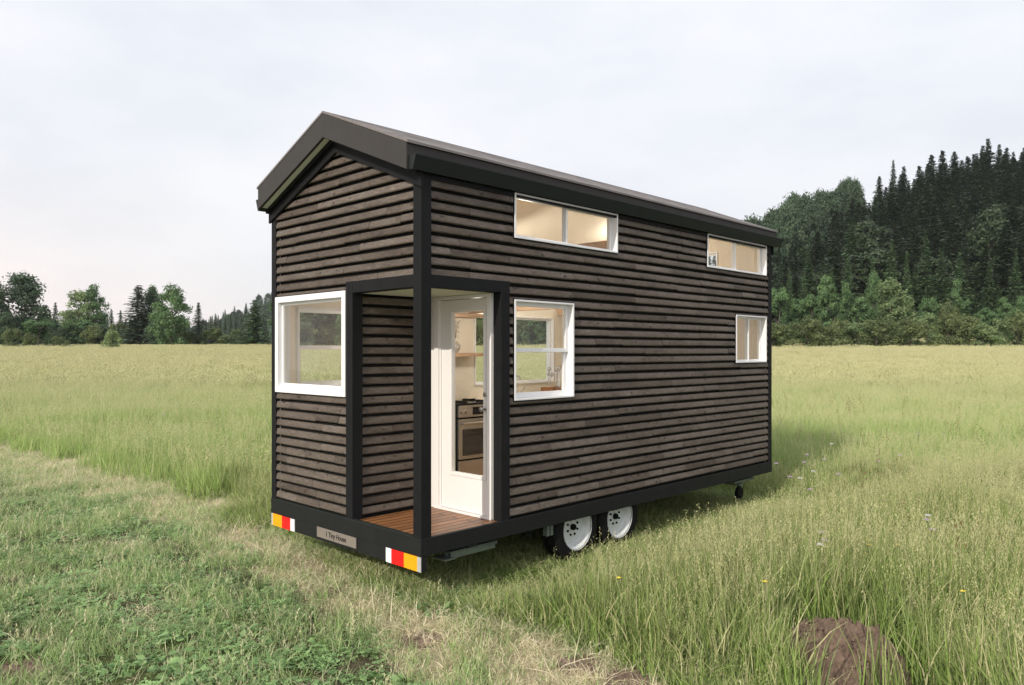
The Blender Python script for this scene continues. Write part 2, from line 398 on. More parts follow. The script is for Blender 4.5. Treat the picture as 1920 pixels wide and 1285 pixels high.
def gable_lim(z):
    # siding between the rake trims on the rear wall
    t = (z-(EAVE-0.115))/SLOPE
    if t <= 0: return (-9, 99)
    return (t, W-t)
siding('wall_cladding', lambda a, d, z: (a, -0.004+d, z), 0.107, LEN-0.09, FL, EAVE-0.01, op_side+[(0, 1.069, 0, 2.912)], seed=3)
siding('wall_cladding', lambda a, d, z: (-0.004+d, W-a, z), 0.089, W-0.104, FL, 4.30, [(W-1.149, W-0, 0, 2.912)] + [(W-b, W-a, c, d) for a, b, c, d in op_rear], top=gable_lim, seed=4)
siding('porch_cladding', lambda a, d, z: (a, 1.046+d, z), 0.112, 0.93, FL, 2.80, [], seed=5)
siding('wall_cladding', lambda a, d, z: (a, W+0.004-d, z), 0.09, LEN-0.09, FL, EAVE-0.01, op_far, seed=6)
siding('wall_cladding', lambda a, d, z: (LEN+0.004-d, a, z), 0.09, W-0.09, FL, 4.30, op_front, top=gable_lim, seed=7)

def panel(name, P, a0, a1, z0, z1, openings, t0, t1, mats, gable=False):
    """a solid wall sheet with openings cut through: outside face material 0, inside material 1"""
    A = sorted({a0, a1} | {v for o in openings for v in o[:2] if a0 < v < a1})
    Z = sorted({z0, z1} | {v for o in openings for v in o[2:] if z0 < v < z1})
    mb = MB()
    def solid(i, j):
        if not (0 <= i < len(A)-1 and 0 <= j < len(Z)-1): return False
        am, zm = (A[i]+A[i+1])/2, (Z[j]+Z[j+1])/2
        return not any(o[0] < am < o[1] and o[2] < zm < o[3] for o in openings)
    for i in range(len(A)-1):
        for j in range(len(Z)-1):
            if not solid(i, j): continue
            x0, x1, y0, y1 = A[i], A[i+1], Z[j], Z[j+1]
            mb.face([P(x0,t0,y0), P(x1,t0,y0), P(x1,t0,y1), P(x0,t0,y1)], 0)
            mb.face([P(x0,t1,y0), P(x0,t1,y1), P(x1,t1,y1), P(x1,t1,y0)], 1)
            if not solid(i-1, j): mb.face([P(x0,t0,y0), P(x0,t0,y1), P(x0,t1,y1), P(x0,t1,y0)], 1 if i else 0)
            if not solid(i+1, j): mb.face([P(x1,t0,y0), P(x1,t1,y0), P(x1,t1,y1), P(x1,t0,y1)], 1 if i < len(A)-2 else 0)
            if not solid(i, j-1): mb.face([P(x0,t0,y0), P(x0,t1,y0), P(x1,t1,y0), P(x1,t0,y0)], 1)
            if not solid(i, j+1) and not gable: mb.face([P(x0,t0,y1), P(x1,t0,y1), P(x1,t1,y1), P(x0,t1,y1)], 1)
    if gable:
        for t, mi in ((t0, 0), (t1, 1)):
            mb.face([P(0.02, t, z1), P(W-0.02, t, z1), P(W/2, t, z1+SLOPE*(W/2-0.02))], mi)
    return mb.build(name, mats, house)
TI = 0.11
BK = [M['backing'], M['cream']]
panel('wall', lambda a, d, z: (a, d, z), 0.96, LEN-0.03, FL, EAVE, op_side+[(0, 1.0, 0, 2.86)], 0.044, TI, BK)
panel('wall', lambda a, d, z: (a, d, z), 0.03, 0.96, 2.86, EAVE, [], 0.044, TI, BK)
panel('wall', lambda a, d, z: (d, a, z), 1.11, W-0.03, FL, 2.86, op_rear, 0.044, TI, BK)
panel('wall', lambda a, d, z: (d, a, z), 0.03, W-0.03, 2.86, EAVE, [], 0.044, TI, BK, gable=True)
panel('porch_wall', lambda a, d, z: (a, 1.078+d, z), 0.03, 1.0, FL, 2.86, [], 0, 0.08, BK)
panel('wall', lambda a, d, z: (a, W-d, z), 0.03, LEN-0.03, FL, EAVE, op_far, 0.044, TI, BK)
panel('wall', lambda a, d, z: (LEN-d, a, z), 0.03, W-0.03, FL, EAVE, op_front, 0.044, TI, [M['backing'], M['ply']], gable=True)
# porch end wall with the door opening
panel('porch_wall', lambda a, d, z: (0.955+d, a, z), 0.103, 1.078, FL, 2.86, [(0.165, 0.885, FL-1, 2.765)], 0, 0.09, [M['door'], M['cream']])
B(0.0, 1.0, 0.03, 1.11, 2.803, 2.858).build('porch_ceiling', M['soffit'], house)
# interior structure
B(0.11, LEN-0.11, 1.16, W-0.11, FL-0.06, FL-0.003).build('floor', M['loftwood'], house)
B(1.05, LEN-0.11, 0.11, 1.158, FL-0.06, FL-0.003).build('floor', M['loftwood'], house)
B(4.9, 4.98, TI+.002, W-TI-.002, FL, 2.78).build('partition_wall', M['ply'], house)
B(TI, 3.0, TI, W-TI, 2.86, 2.95).build('loft_floor', M['loftwood'], house)
B(4.6, LEN-TI, TI, W-TI, 2.80, 2.95).build('loft_floor', M['loftwood'], house)
for u in (1.5, 2.15, 2.8): B(u, u+0.09, TI+.002, W-TI-.002, 2.76, 2.858).build('ceiling_beam', M['loftwood'], house)
B(3.0, 3.09, TI, W-TI, 3.42, 3.54).build('ceiling_beam', M['loftwood'], house)
# ceiling lining
mb = MB()
for s in (0, 1):
    y0, y1 = (TI, W/2) if s == 0 else (W/2, W-TI)
    z0, z1 = roofz(y0)-0.03, roofz(y1)-0.03
    mb.face([(TI, y0, z0), (LEN-TI, y0, z0), (LEN-TI, y1, z1), (TI, y1, z1)])
mb.build('ceiling', M['cream'], house)

# frame, posts and beams
B(-0.008, 0.104, -0.008, 0.104, SK0+.003, 3.80).build('corner_post', M['trim'], house, bevel=0.003)
B(-0.008, 0.09, W-0.089, W+0.008, FL, 3.80).build('corner_post', M['trim'], house, bevel=0.003)
B(LEN-0.09, LEN+0.008, -0.008, 0.09, FL, 3.80).build('corner_post', M['trim'], house, bevel=0.003)
B(LEN-0.09, LEN+0.008, W-0.09, W+0.008, FL, 3.80).build('corner_post', M['trim'], house, bevel=0.003)
B(-0.008, 0.108, 1.036, 1.149, FL, 2.913).build('porch_post', M['trim'], house, bevel=0.003)
B(0.956, 1.0705, -0.008, 0.101, FL, 2.913).build('porch_post', M['trim'], house, bevel=0.003)
B(-0.006, 0.104, 0.104, 1.036, 2.802, 2.913).build('porch_beam', M['trim'], house, bevel=0.003)
B(0.104, 0.956, -0.006, 0.104, 2.802, 2.913).build('porch_beam', M['trim'], house, bevel=0.003)
B(-0.012, 0.03, -0.01, W+0.01, SK0, FL+.006).build('skirt_board', M['skirt'], house, bevel=0.003)
B(0.03, LEN+0.01, -0.012, 0.03, SK0, FL+.006).build('skirt_board', M['skirt'], house, bevel=0.003)
B(0.03, LEN+0.01, W-0.03, W+0.012, SK0, FL+.006).build('skirt_board', M['skirt'], house, bevel=0.003)
B(LEN-0.03, LEN+0.012, 0.03, W-0.03, SK0, FL+.006).build('skirt_board', M['skirt'], house, bevel=0.003)
# deck
B(0.031, 0.954, 0.031, 1.045, FL-0.03, FL+0.002).build('porch_deck', M['deck'], house)
B(0.1, LEN-0.1, 0.1, W-0.1, SK0+0.01, SK0+0.06).build('chassis_floor', M['darksteel'], house)
# sill trims under the drip edge
B(-0.012, 0.03, 0.1, W-0.085, FL+.006, FL+.018).build('base_flashing', M['gutter'], house)

# roof
OV = -0.168; E1 = 6.68
zr0, zrg = 4.009, 4.537; zs0, zsg = 3.779, 4.304
def rake(name, x0, x1):
    mb = MB()
    P0 = [(-0.008, zs0), (W/2, zsg), (W/2, zrg), (-0.008, zr0)]
    P1 = [(W/2, zsg), (W+0.008, zs0), (W+0.008, zr0), (W/2, zrg)]
    for P in (P0, P1): mb.prism(P, 'x', x0, x1)
    return mb.build(name, M['fascia'], house, merge=True, bevel=0.004)
rake('rake_fascia', OV, OV+0.03); rake('rake_fascia', E1-0.03, E1)
B(OV+0.03, E1-0.03, -0.008, 0.02, zs0+.01, zr0-.006).build('eave_fascia', M['fascia'], house)
B(OV+0.03, E1-0.03, W-0.02, W+0.008, zs0+.01, zr0-.006).build('eave_fascia', M['fascia'], house)
mb = MB()
t = 0.02
for s in (0, 1):
    f = (lambda y: y) if s == 0 else (lambda y: W-y)
    pr = [(f(-0.028), zr0-0.006), (f(W/2), zrg+0.002), (f(W/2), zrg+0.022), (f(-0.028), zr0+0.014)]
    mb.prism(pr, 'x', OV-0.004, E1+0.004)
roof = mb.build('roof', M['roof'], house)
# shingle courses as real laps on the roof
mb = MB(); r_ = random.Random(8)
for s in (0, 1):
    for c in range(9):
        y0 = -0.02+c*(W/2+0.0)/9; y1 = y0+W/2/9+0.02
        x = OV
        while x < E1-0.05:
            x2 = min(E1, x+r_.uniform(0.16, 0.34)); h = 0.024+r_.uniform(0, 0.004)
            def zz(y): return zr0+(zrg-zr0)*y/(W/2)
            f = (lambda y: y) if s == 0 else (lambda y: W-y)
            y1c = min(y1, W/2-0.01)
            pr = [(f(y0), zz(y0)+0.012), (f(y1c), zz(y1c)+0.012), (f(y1c), zz(y1c)+0.016), (f(y0), zz(y0)+h)]
            mb.prism(pr, 'x', x+0.003, x2)
            x = x2
shg = mb.build('shingles', M['roof'], roof)
# soffits
for x0, x1 in ((OV+0.03, 0.0), (LEN+0.01, E1-0.03)):
    mb = MB()
    for s in (0, 1):
        f = (lambda y: y) if s == 0 else (lambda y: W-y)
        mb.prism([(f(0.02), zs0+0.022), (f(W/2), zsg+0.014), (f(W/2), zsg+0.03), (f(0.02), zs0+0.038)], 'x', x0, x1)
    mb.build('soffit', M['soffit'], house)
# rake trim on the gable wall
for x0, x1 in ((-0.030, -0.005), (LEN+0.005, LEN+0.03)):
    mb = MB()
    for s in (0, 1):
        f = (lambda y: y) if s == 0 else (lambda y: W-y)
        mb.prism([(f(-0.03), EAVE-0.125-0.03*SLOPE), (f(W/2), EAVE-0.125+SLOPE*W/2), (f(W/2), zsg+0.012), (f(-0.03), zs0-0.0)], 'x', x0, x1)
    mb.build('rake_trim', M['trim'], house, merge=True)
mb = MB()
for s in (0, 1):
    f = (lambda y: y) if s == 0 else (lambda y: W-y)
    mb.prism([(f(-0.02), zs0-0.03), (f(W/2), zsg-0.03), (f(W/2), zsg+0.013), (f(-0.02), zs0+0.018)], 'x', -0.07, -0.03)
mb.build('rake_moulding', M['trim'], house, merge=True)
# gutters
for s in (0, 1):
    f = (lambda y: y) if s == 0 else (lambda y: W-y)
    mb = MB()
    pr = [(-0.012, 3.785), (-0.060, 3.775), (-0.105, 3.892), (-0.105, 3.900), (-0.092, 3.900), (-0.096, 3.888), (-0.056, 3.787), (-0.022, 3.795), (-0.018, 3.90), (-0.012, 3.90)]
    pr = [(f(a), b) for a, b in pr]
    for a, b in zip(pr, pr[1:]+pr[:1]):
        mb.face([(-0.14, a[0], a[1]), (6.70, a[0], a[1]), (6.70, b[0], b[1]), (-0.14, b[0], b[1])])
    cap = [(f(-0.012), 3.785), (f(-0.060), 3.775), (f(-0.105), 3.900), (f(-0.012), 3.90)]
    for x in (-0.14, 6.70): mb.prism(cap, 'x', x-0.002, x+0.002)
    mb.build('gutter', M['gutter'], house, merge=True)
B(0.11, LEN-0.11, 0.046, TI-.002, EAVE+.001, 3.985).build('eave_light_blocker', M['backing'], house)  # unseen strips added to stop lamp light leaking out at the eaves
B(0.11, LEN-0.11, W-TI+.002, W-0.046, EAVE+.001, 3.985).build('eave_light_blocker', M['backing'], house)
B(0.09, LEN-0.09, -0.010, 0.02, 3.735, 3.778).build('eave_trim', M['trim'], house)

# windows -----------------------------------------------------------
def window(P, a0, a1, z0, z1, style, face=0.0, depth=0.13, cas=0.018, recess=0.085, bottom=None):
    """P(a,d,z); frame lining + sash members + panes"""
    def bx(mb, x0, x1, d0, d1, y0, y1):
        c = [P(x, d, z) for x in (x0, x1) for d in (d0, d1) for z in (y0, y1)]
        xs = [p[0] for p in c]; ys = [p[1] for p in c]; zs = [p[2] for p in c]
        mb.box(min(xs), max(xs), min(ys), max(ys), min(zs), max(zs))
    mb = MB(); f = face-0.016; bt = bottom or cas
    bx(mb, a0, a0+cas, f, depth, z0, z1); bx(mb, a1-cas, a1, f, depth, z0, z1)
    bx(mb, a0+cas, a1-cas, f, depth, z1-cas, z1); bx(mb, a0+cas, a1-cas, f-0.003, depth, z0, z0+bt)
    w = mb.build('window', M['white'], house, bevel=0.002)
    mb = MB(); j = 0.010
    bx(mb, a0-j, a0-.0006, -0.006, 0.043, z0-j, z1+j); bx(mb, a1+.0006, a1+j, -0.006, 0.043, z0-j, z1+j)
    bx(mb, a0, a1, -0.006, 0.043, z1+.0006, z1+j); bx(mb, a0, a1, -0.006, 0.043, z0-j, z0-.0006)
    mb.build('window_channel', M['trim'], w)
    A0, A1, Z0, Z1 = a0+cas, a1-cas, z0+bt, z1-cas
    def sash(x0, x1, y0, y1, d, th=0.028, s=0.035, sb=None):
        m2 = MB(); sb = sb or s
        bx(m2, x0, x0+s, d, d+th, y0, y1); bx(m2, x1-s, x1, d, d+th, y0, y1)
        bx(m2, x0+s, x1-s, d+.0015, d+th, y1-s, y1); bx(m2, x0+s, x1-s, d+.0015, d+th, y0, y0+sb)
        m2.build('sash', M['white'], w, bevel=0.002)
        g = MB(); q = [P(x0+s, d+th/2, y0+sb), P(x1-s, d+th/2, y0+sb), P(x1-s, d+th/2, y1-s), P(x0+s, d+th/2, y1-s)]
        g.face(q); g.build('pane', M['glass'], w)
    if style == 'hung':
        zm = (Z0+Z1)/2
        sash(A0, A1, zm-0.02, Z1, recess-0.03, s=0.040)
        sash(A0, A1, Z0, zm+0.018, recess, s=0.040, sb=0.05)
    elif style == 'slide':
        am = (A0+A1)/2
        sash(A0, am+0.014, Z0, Z1, recess-0.05, s=0.024)
        sash(am-0.012, A1, Z0, Z1, recess-0.02, s=0.026)
    else:
        sash(A0, A1, Z0, Z1, recess, s=0.03)
    return w
Ps = lambda a, d, z: (a, d, z)
Pr = lambda a, d, z: (d, a, z)
Pf = lambda a, d, z: (a, W-d, z)
Pe = lambda a, d, z: (LEN-d, a, z)
e = 0.0005
window(Ps, *op_side[0], 'slide', recess=0.085); window(Ps, *op_side[1], 'slide', recess=0.085)
window(Ps, *op_side[2], 'hung', recess=0.085); window(Ps, *op_side[3], 'slide', recess=0.085)
window(Pr, *op_rear[0], 'fixed', cas=0.062, recess=0.03, bottom=0.068, face=-0.003)
for k, o_ in enumerate(op_far): window(Pf, *o_, 'hung' if k in (0,) else ('fixed' if k == 1 else 'slide'), recess=0.05)
window(Pe, *op_front[0], 'fixed', recess=0.05)

# door ----------------------------------------------------------------
dx = 0.955
mb = MB()
mb.box(dx-0.028, dx+0.06, 0.104, 0.165, FL+.003, 2.80); mb.box(dx-0.028, dx+0.06, 0.885, 0.955, FL+.003, 2.80)
mb.box(dx-0.028, dx+0.06, 0.165, 0.885, 2.765, 2.80)
mb.box(dx-0.012, dx+0.05, 0.165, 0.185, FL+.003, 2.765); mb.box(dx-0.012, dx+0.05, 0.865, 0.885, FL+.003, 2.765)
mb.box(dx-0.03, dx+0.07, 0.104, 0.955, FL+0.003, FL+0.025)
mb.build('door_frame', M['door'], house, bevel=0.003)
gz0, gz1, gv0, gv1 = 1.03, 2.64, 0.232, 0.70
mb = MB()
mb.box(dx, dx+0.04, 0.187, gv0, FL+0.03, 2.76); mb.box(dx, dx+0.04, gv1, 0.863, FL+0.03, 2.76)
mb.box(dx, dx+0.04, gv0, gv1, gz1, 2.76); mb.box(dx, dx+0.04, gv0, gv1, FL+0.03, gz0)
door = mb.build('door', M['door'], house, merge=True)
mb = MB(); q = 0.035
mb.box(dx-0.010, dx-0.0005, gv0-q, gv0, gz0-q, gz1+q); mb.box(dx-0.010, dx-0.0005, gv1, gv1+q, gz0-q, gz1+q)
mb.box(dx-0.009, dx-0.0005, gv0, gv1, gz1, gz1+q); mb.box(dx-0.009, dx-0.0005, gv0, gv1, gz0-q, gz0)
mb.build('glazing_bead', M['door'], door, bevel=0.003)
g = MB(); g.face([(dx+0.02, gv0, gz0), (dx+0.02, gv1, gz0), (dx+0.02, gv1, gz1), (dx+0.02, gv0, gz1)]); g.build('pane', M['glass'], door)
mb = MB()
kz = FL+1.06; ky = 0.21
mb.lathe([(0.0, 0), (0.028, 0), (0.028, -0.008), (0.012, -0.010), (0.012, -0.035), (0.022, -0.045), (0.026, -0.06), (0.020, -0.072), (0.0, -0.076)], (dx, ky, kz), 'x', 20)
mb.build('handle', M['inox'], door, smooth=True)
mb = MB(); mb.lathe([(0.0, 0), (0.024, 0), (0.024, -0.012), (0.0, -0.016)], (dx, ky, kz+0.14), 'x', 20); mb.build('lock', M['inox'], door, smooth=True)

# bumper, lamps, plate --------------------------------------------------
B(-0.006, 0.05, -0.008, W+0.004, 0.345, SK0-.002).build('bumper', M['skirt'], house, bevel=0.003)
def lamp(bands):
    root = None
    for k, (y0, y1, m) in enumerate(bands):
        b = B(-0.0125, -0.0065, y0, y1, 0.347, SK0-.006)
        o = b.build('tail_lamp' if root is None else {'orange': 'orange_lens', 'red': 'red_lens', 'lampwhite': 'white_lens', 'lampgrey': 'end_cap'}[m], M[m], root or house)
        root = root or o
lamp([(2.193, 2.373, 'red'), (2.373, 2.569, 'orange'), (2.109, 2.193, 'lampwhite'), (2.569, 2.603, 'lampgrey')])
lamp([(0.230, 0.414, 'red'), (0.0425, 0.230, 'orange'), (0.414, 0.495, 'lampwhite'), (-0.007, 0.0425, 'lampgrey')])
plate = B(-0.018, -0.0125, 0.960, 1.655, 0.378, 0.479).build('name_plate', M['plate'], house)
cu = bpy.data.curves.new('lettering', 'FONT'); cu.body = '1 Tiny House'; cu.size = 0.070; cu.align_x = 'CENTER'; cu.align_y = 'CENTER'; cu.extrude = 0.0006; cu.offset = 0.0014
to = bpy.data.objects.new('tmp_text', cu); COL.objects.link(to)
dg = bpy.context.evaluated_depsgraph_get(); me = bpy.data.meshes.new_from_object(to.evaluated_get(dg)); bpy.data.objects.remove(to)
me.transform(Matrix(((0, 0, -1, 0), (-0.95, 0, 0, 0), (0, 1.0, 0, 0), (0, 0, 0, 1)))); me.materials.clear(); me.materials.append(M['ink']); me.name = 'lettering'
lt = bpy.data.objects.new('lettering', me); COL.objects.link(lt); lt.parent = plate; lt.location = (-0.0187, 1.31, 0.4285)

# running gear ------------------------------------------------------------
def wheel(u):
    c = (u, 0.035, 0.372)
    mb = MB()
    prof = [(0.225, 0.0), (0.245, -0.003), (0.30, -0.004), (0.335, 0.004), (0.352, 0.016), (0.360, 0.035), (0.362, 0.10), (0.360, 0.165), (0.350, 0.185), (0.32, 0.20), (0.24, 0.20), (0.225, 0.19), (0.225, 0.0)]
    mb.lathe(prof, c, 'y', 56)
    # tread blocks
    for k in range(56):
        a = 2*math.pi*k/56
        for yo, w in ((0.022, 0.035), (0.070, 0.030), (0.108, 0.030), (0.150, 0.035)):
            a2 = a+(0.03 if yo in (0.070, 0.150) else 0)
            mb.lathe([(0.361, yo), (0.3665, yo), (0.3665, yo+w), (0.361, yo+w)], c, 'y', 1, a0=a2, a1=a2+0.085)
    t_ = mb.build('wheel', M['rubber'], house, smooth=True)
    mb = MB()
    mb.lathe([(0.222, 0.004), (0.234, -0.004), (0.232, 0.004), (0.218, 0.014), (0.208, 0.020), (0.198, 0.045), (0.188, 0.070), (0.176, 0.082), (0.150, 0.084), (0.120, 0.078), (0.080, 0.074), (0.0, 0.074)], c, 'y', 56)
    mb.build('rim', M['rim'], t_, smooth=True)
    for k in range(8):
        mb = MB(); a = 2*math.pi*(k+0.5)/8; cc = (c[0]+0.085*math.cos(a), c[1]+0.0745, c[2]+0.085*math.sin(a))
        mb.lathe([(0.0125, 0.0), (0.0115, -0.012), (0.0, -0.013)], cc, 'y', 10)
        mb.build('wheel_nut', M['hole'], t_, smooth=True)
    mb = MB(); mb.lathe([(0.034, 0.073), (0.032, 0.045), (0.024, 0.036), (0.0, 0.034)], c, 'y', 20); mb.build('hub_cap', M['hole'], t_, smooth=True)
for u in (2.135, 2.878): wheel(u)
def far_wheel(u):
    mb = MB(); c = (u, W-0.235, 0.372)
    mb.lathe([(0.0, 0.03), (0.22, 0.03), (0.24, 0.0), (0.34, 0.0), (0.362, 0.04), (0.362, 0.16), (0.34, 0.2), (0.24, 0.2), (0.22, 0.15), (0.0, 0.13)], c, 'y', 40)
    mb.build('wheel', M['rubber'], house, smooth=True)
for u in (2.135, 2.878): far_wheel(u)
for u in (2.135, 2.878):
    mb = MB(); mb.tube([(u, 0.2, 0.372), (u, W-0.2, 0.372)], 0.035, 12); mb.build('axle', M['darksteel'], house, smooth=True)
for v in (0.32, W-0.40):
    mb = MB(); mb.box(0.15, LEN-0.1, v, v+0.08, 0.40, SK0+.012); mb.build('chassis_rail', M['darksteel'], house)
    for u in (1.70, 2.46, 3.24): mb = MB(); mb.box(u, u+0.05, v+0.01, v+0.06, 0.30, 0.405); mb.build('spring_hanger', M['darksteel'], house)
B(1.66, 1.70, 0.045, 0.10, 0.36, SK0-.002).build('mudguard_bracket', M['steel'], house)
B(1.715, 1.755, 0.045, 0.10, 0.36, SK0-.002).build('mudguard_bracket', M['steel'], house)
# stabiliser leg folded under the near corner
st = MB()
st.box(0.42, 0.98, 0.10, 0.22, 0.405, 0.425); st.box(0.42, 0.98, 0.10, 0.108, 0.36, 0.405); st.box(0.42, 0.98, 0.212, 0.22, 0.36, 0.405)
st.tube([(0.40, 0.16, 0.395), (1.05, 0.16, 0.395)], 0.022, 10)
sto = st.build('stabiliser_leg', M['steel'], house, merge=True, bevel=0.003)
B(0.32, 0.46, 0.07, 0.25, 0.362, 0.374).build('foot_plate', M['steel'], sto)
st = MB(); st.box(0.62, 0.74, 0.09, 0.23, 0.425, SK0+.012); st.build('hinge_bracket', M['darksteel'], sto)
# far jack with its castor
jk = MB(); jk.box(5.62, 6.20, 0.10, 0.26, 0.395, 0.43); jk.box(5.70, 5.80, 0.06, 0.30, 0.365, 0.395)
jo = jk.build('jockey_jack', M['steel'], house, bevel=0.006)
mb = MB(); mb.tube([(5.86, 0.16, SK0), (5.86, 0.16, 0.30)], 0.026, 12); mb.build('jack_tube', M['darksteel'], jo, smooth=True)
mb = MB(); mb.lathe([(0.0, -0.03), (0.07, -0.03), (0.085, -0.022), (0.085, 0.022), (0.07, 0.03), (0.0, 0.03)], (5.86, 0.16, 0.235), 'y', 28); mb.build('castor_wheel', M['rubber'], jo, smooth=True)
B(LEN+.009, LEN+0.07, 0.02, 0.16, 2.20, 2.28).build('cable_box', M['trim'], house, bevel=0.004)
B(LEN, LEN+0.9, 1.22, 1.38, 0.38, 0.48).build('drawbar', M['darksteel'], house)

# fixed interior parts: counters, shelves, tap --------------------------------
B(2.93, 4.88, 1.90, W-TI-.002, FL, FL+0.87).build('kitchen_cabinet', M['white'], house)
B(2.93, 4.88, 1.88, W-TI-.002, FL+0.87, FL+0.91).build('countertop', M['door'], house)
B(4.86, 4.895, 1.0, 1.86, FL, 2.6).build('tall_cabinet', M['white'], house, bevel=0.004)
for z in (2.69, 2.18): B(1.5, 2.84, W-TI-0.26, W-TI-.002, z, z+0.045).build('wall_shelf', M['shelf'], house)
def faucet(u, v, z, s, name):
    mb = MB(); pts = [(u, v, z), (u, v, z+0.30*s)]
    for k in range(1, 10):
        a = math.pi*k/9*0.9; pts.append((u+0.09*s*(1-math.cos(a)), v, z+(0.30+0.10*math.sin(a))*s))
    mb.tube(pts, 0.012*s+0.003, 10); mb.lathe([(0.0, 0.02), (0.03, 0.02), (0.03, 0.0)], (u, v, z), 'z', 16)
    return mb.build(name, M['chrome'], house, smooth=True)
faucet(3.50, 2.36, FL+0.91, 0.92, 'tap')
mb = MB(); mb.tube([(3.66, 2.36, FL+.91), (3.66, 2.36, FL+1.03)], 0.012, 8); mb.tube([(3.66, 2.36, FL+1.03), (3.73, 2.33, FL+1.11)], 0.008, 8); mb.build('tap_lever', M['chrome'], house, smooth=True)
mb = MB(); mb.box(3.25, 3.80, 1.98, 2.30, FL+0.9105, FL+0.918); mb.build('sink', M['inox'], house)

M['bulb'] = bpy.data.materials.new('lit_lamp_shade'); M['bulb'].use_nodes = True
_b = M['bulb'].node_tree.nodes['Principled BSDF']; _b.inputs['Base Color'].default_value = (0.8, 0.76, 0.68, 1); _b.inputs['Emission Color'].default_value = (1, 0.82, 0.58, 1); _b.inputs['Emission Strength'].default_value = 4
def ceiling_lamp(u, v, z, power, lab):
    x, y = h2w(u, v); r0 = empty('ceiling_lamp', (x, y, z), HROT, label=lab, cat='lamp')
    mb = MB(); mb.lathe([(0.0, 0.0), (0.10, 0.0), (0.105, -0.02), (0.10, -0.03)], (0, 0, 0), 'z', 24); mb.build('lamp_base', M['inox'], r0, smooth=True)
    mb = MB(); mb.lathe([(0.092, -0.02), (0.088, -0.05), (0.06, -0.075), (0.0, -0.085)], (0, 0, 0), 'z', 24); mb.build('lamp_shade', M['bulb'], r0, smooth=True)
    ld = bpy.data.lights.new('lamp_light', 'POINT'); ld.energy = power; ld.color = (1.0, 0.94, 0.85); ld.shadow_soft_size = 0.07
    lo = bpy.data.objects.new('lamp_light', ld); COL.objects.link(lo); lo.parent = r0; lo.location = (0, 0, -0.18)
ceiling_lamp(1.95, 1.4, 2.85, 30, 'lit round ceiling lamp over the kitchen, warm light')
ceiling_lamp(3.045, 1.7, 3.419, 30, 'lit round lamp fixed under the wooden tie beam of the open roof')
ceiling_lamp(5.2, 1.6, roofz(1.6)-0.04, 20, 'lit round lamp under the roof ridge above the far loft')
ceiling_lamp(5.8, 1.5, 2.79, 16, 'lit round lamp in the small far room behind the little window')
# loose things inside ----------------------------------------------------------
rx, ry = 0, 0
def inside(name, u, v, z, **k):
    x, y = h2w(u, v); return empty(name, (x, y, z), HROT, **k)
rg = inside('kitchen_range', 2.44, 2.16, FL, label='stainless steel oven range with black hob behind the porch door glass', cat='oven')
rg.scale = (1.0, 1.0, 1.055)
B(-0.375, 0.375, -0.24, 0.30, 0.02, 0.90).build('body', M['blackgloss'], rg)
B(-0.375, 0.375, -0.27, 0.28, 0.902, 0.925).build('hob', M['blackgloss'], rg, bevel=0.003)
B(-0.345, 0.375, -0.275, -0.242, 0.76, 0.90).build('control_panel', M['inox'], rg, bevel=0.004)
B(-0.12, 0.22, -0.279, -0.2755, 0.785, 0.875).build('display', M['blackgloss'], rg)
for x in (-0.30, -0.23, 0.29):
    mb = MB(); mb.lathe([(0.026, 0), (0.024, -0.03), (0.0, -0.032)], (x, -0.275, 0.83), 'y', 18); mb.build('knob', M['inox'], rg, smooth=True)
od = B(-0.345, 0.345, -0.275, -0.242, 0.27, 0.74).build('oven_door', M['inox'], rg, bevel=0.004)
B(-0.29, 0.29, -0.279, -0.2755, 0.31, 0.62).build('oven_window', M['ovenglass'], od)
mb = MB(); mb.tube([(-0.31, -0.32, 0.69), (0.31, -0.32, 0.69)], 0.016, 12)
for x in (-0.29, 0.29): mb.tube([(x, -0.32, 0.69), (x, -0.274, 0.69)], 0.01, 8)
mb.build('handle', M['inox'], od, smooth=True)
B(-0.345, 0.345, -0.272, -0.242, 0.04, 0.25).build('drawer', M['inox'], rg, bevel=0.006)
for x in (-0.19, 0.19):
    mb = MB()
    for y in (-0.12, 0.14):
        for rr in (0.05, 0.09): mb.lathe([(rr, 0.0), (rr, 0.012), (rr-0.008, 0.012), (rr-0.008, 0.0)], (x, y, 0.925), 'z', 20)
        mb.box(x-0.12, x+0.12, y-0.004, y+0.004, 0.934, 0.944); mb.box(x-0.004, x+0.004, y-0.11, y+0.11, 0.934, 0.944)
    mb.build('burner_grate', M['blackgloss'], rg)

bx_ = inside('utensil_box', 4.16, 2.10, FL+0.911, label='brown wooden box with two drawers holding cutlery behind the kitchen window', cat='box')
mb = MB()
mb.box(-0.24, 0.24, -0.10, 0.10, 0, 0.20)
mb.build('box_body', M['boxwood'], bx_, bevel=0.004)
for x in (-0.12, 0.12):
    d_ = B(x-0.11, x+0.11, -0.106, -0.1005, 0.02, 0.18).build('drawer', M['boxwood'], bx_, bevel=0.003)
    B(x-0.025, x+0.025, -0.112, -0.1065, 0.10, 0.112).build('handle', M['blackgloss'], d_)
r_ = random.Random(4)
for k in range(9):
    mb = MB(); x = -0.20+k*0.05; y = r_.uniform(-0.05, 0.05); h = r_.uniform(0.14, 0.24); l = r_.uniform(-0.05, 0.05)
    mb.tube([(0, 0, 0), (l*0.6, 0.005, h*0.7), (l, 0.01, h)], 0.007, 6)
    ww = r_.choice([0.018, 0.024, 0.03])
    mb.lathe([(0.0, 0), (ww, 0.02), (ww, 0.05), (0.0, 0.07)], (l, 0.01, h), 'z', 10)
    xw, yw = h2w(4.16+x, 2.10+y)
    o = mb.build('kitchen_utensil', M['chrome'], None, smooth=True, loc=(xw, yw, FL+0.911+0.201)); o.rotation_euler.z = HROT
    tag(o, 'shiny steel utensil standing upright in the wooden box behind the kitchen window', 'utensil', 'steel utensils in the wooden box')
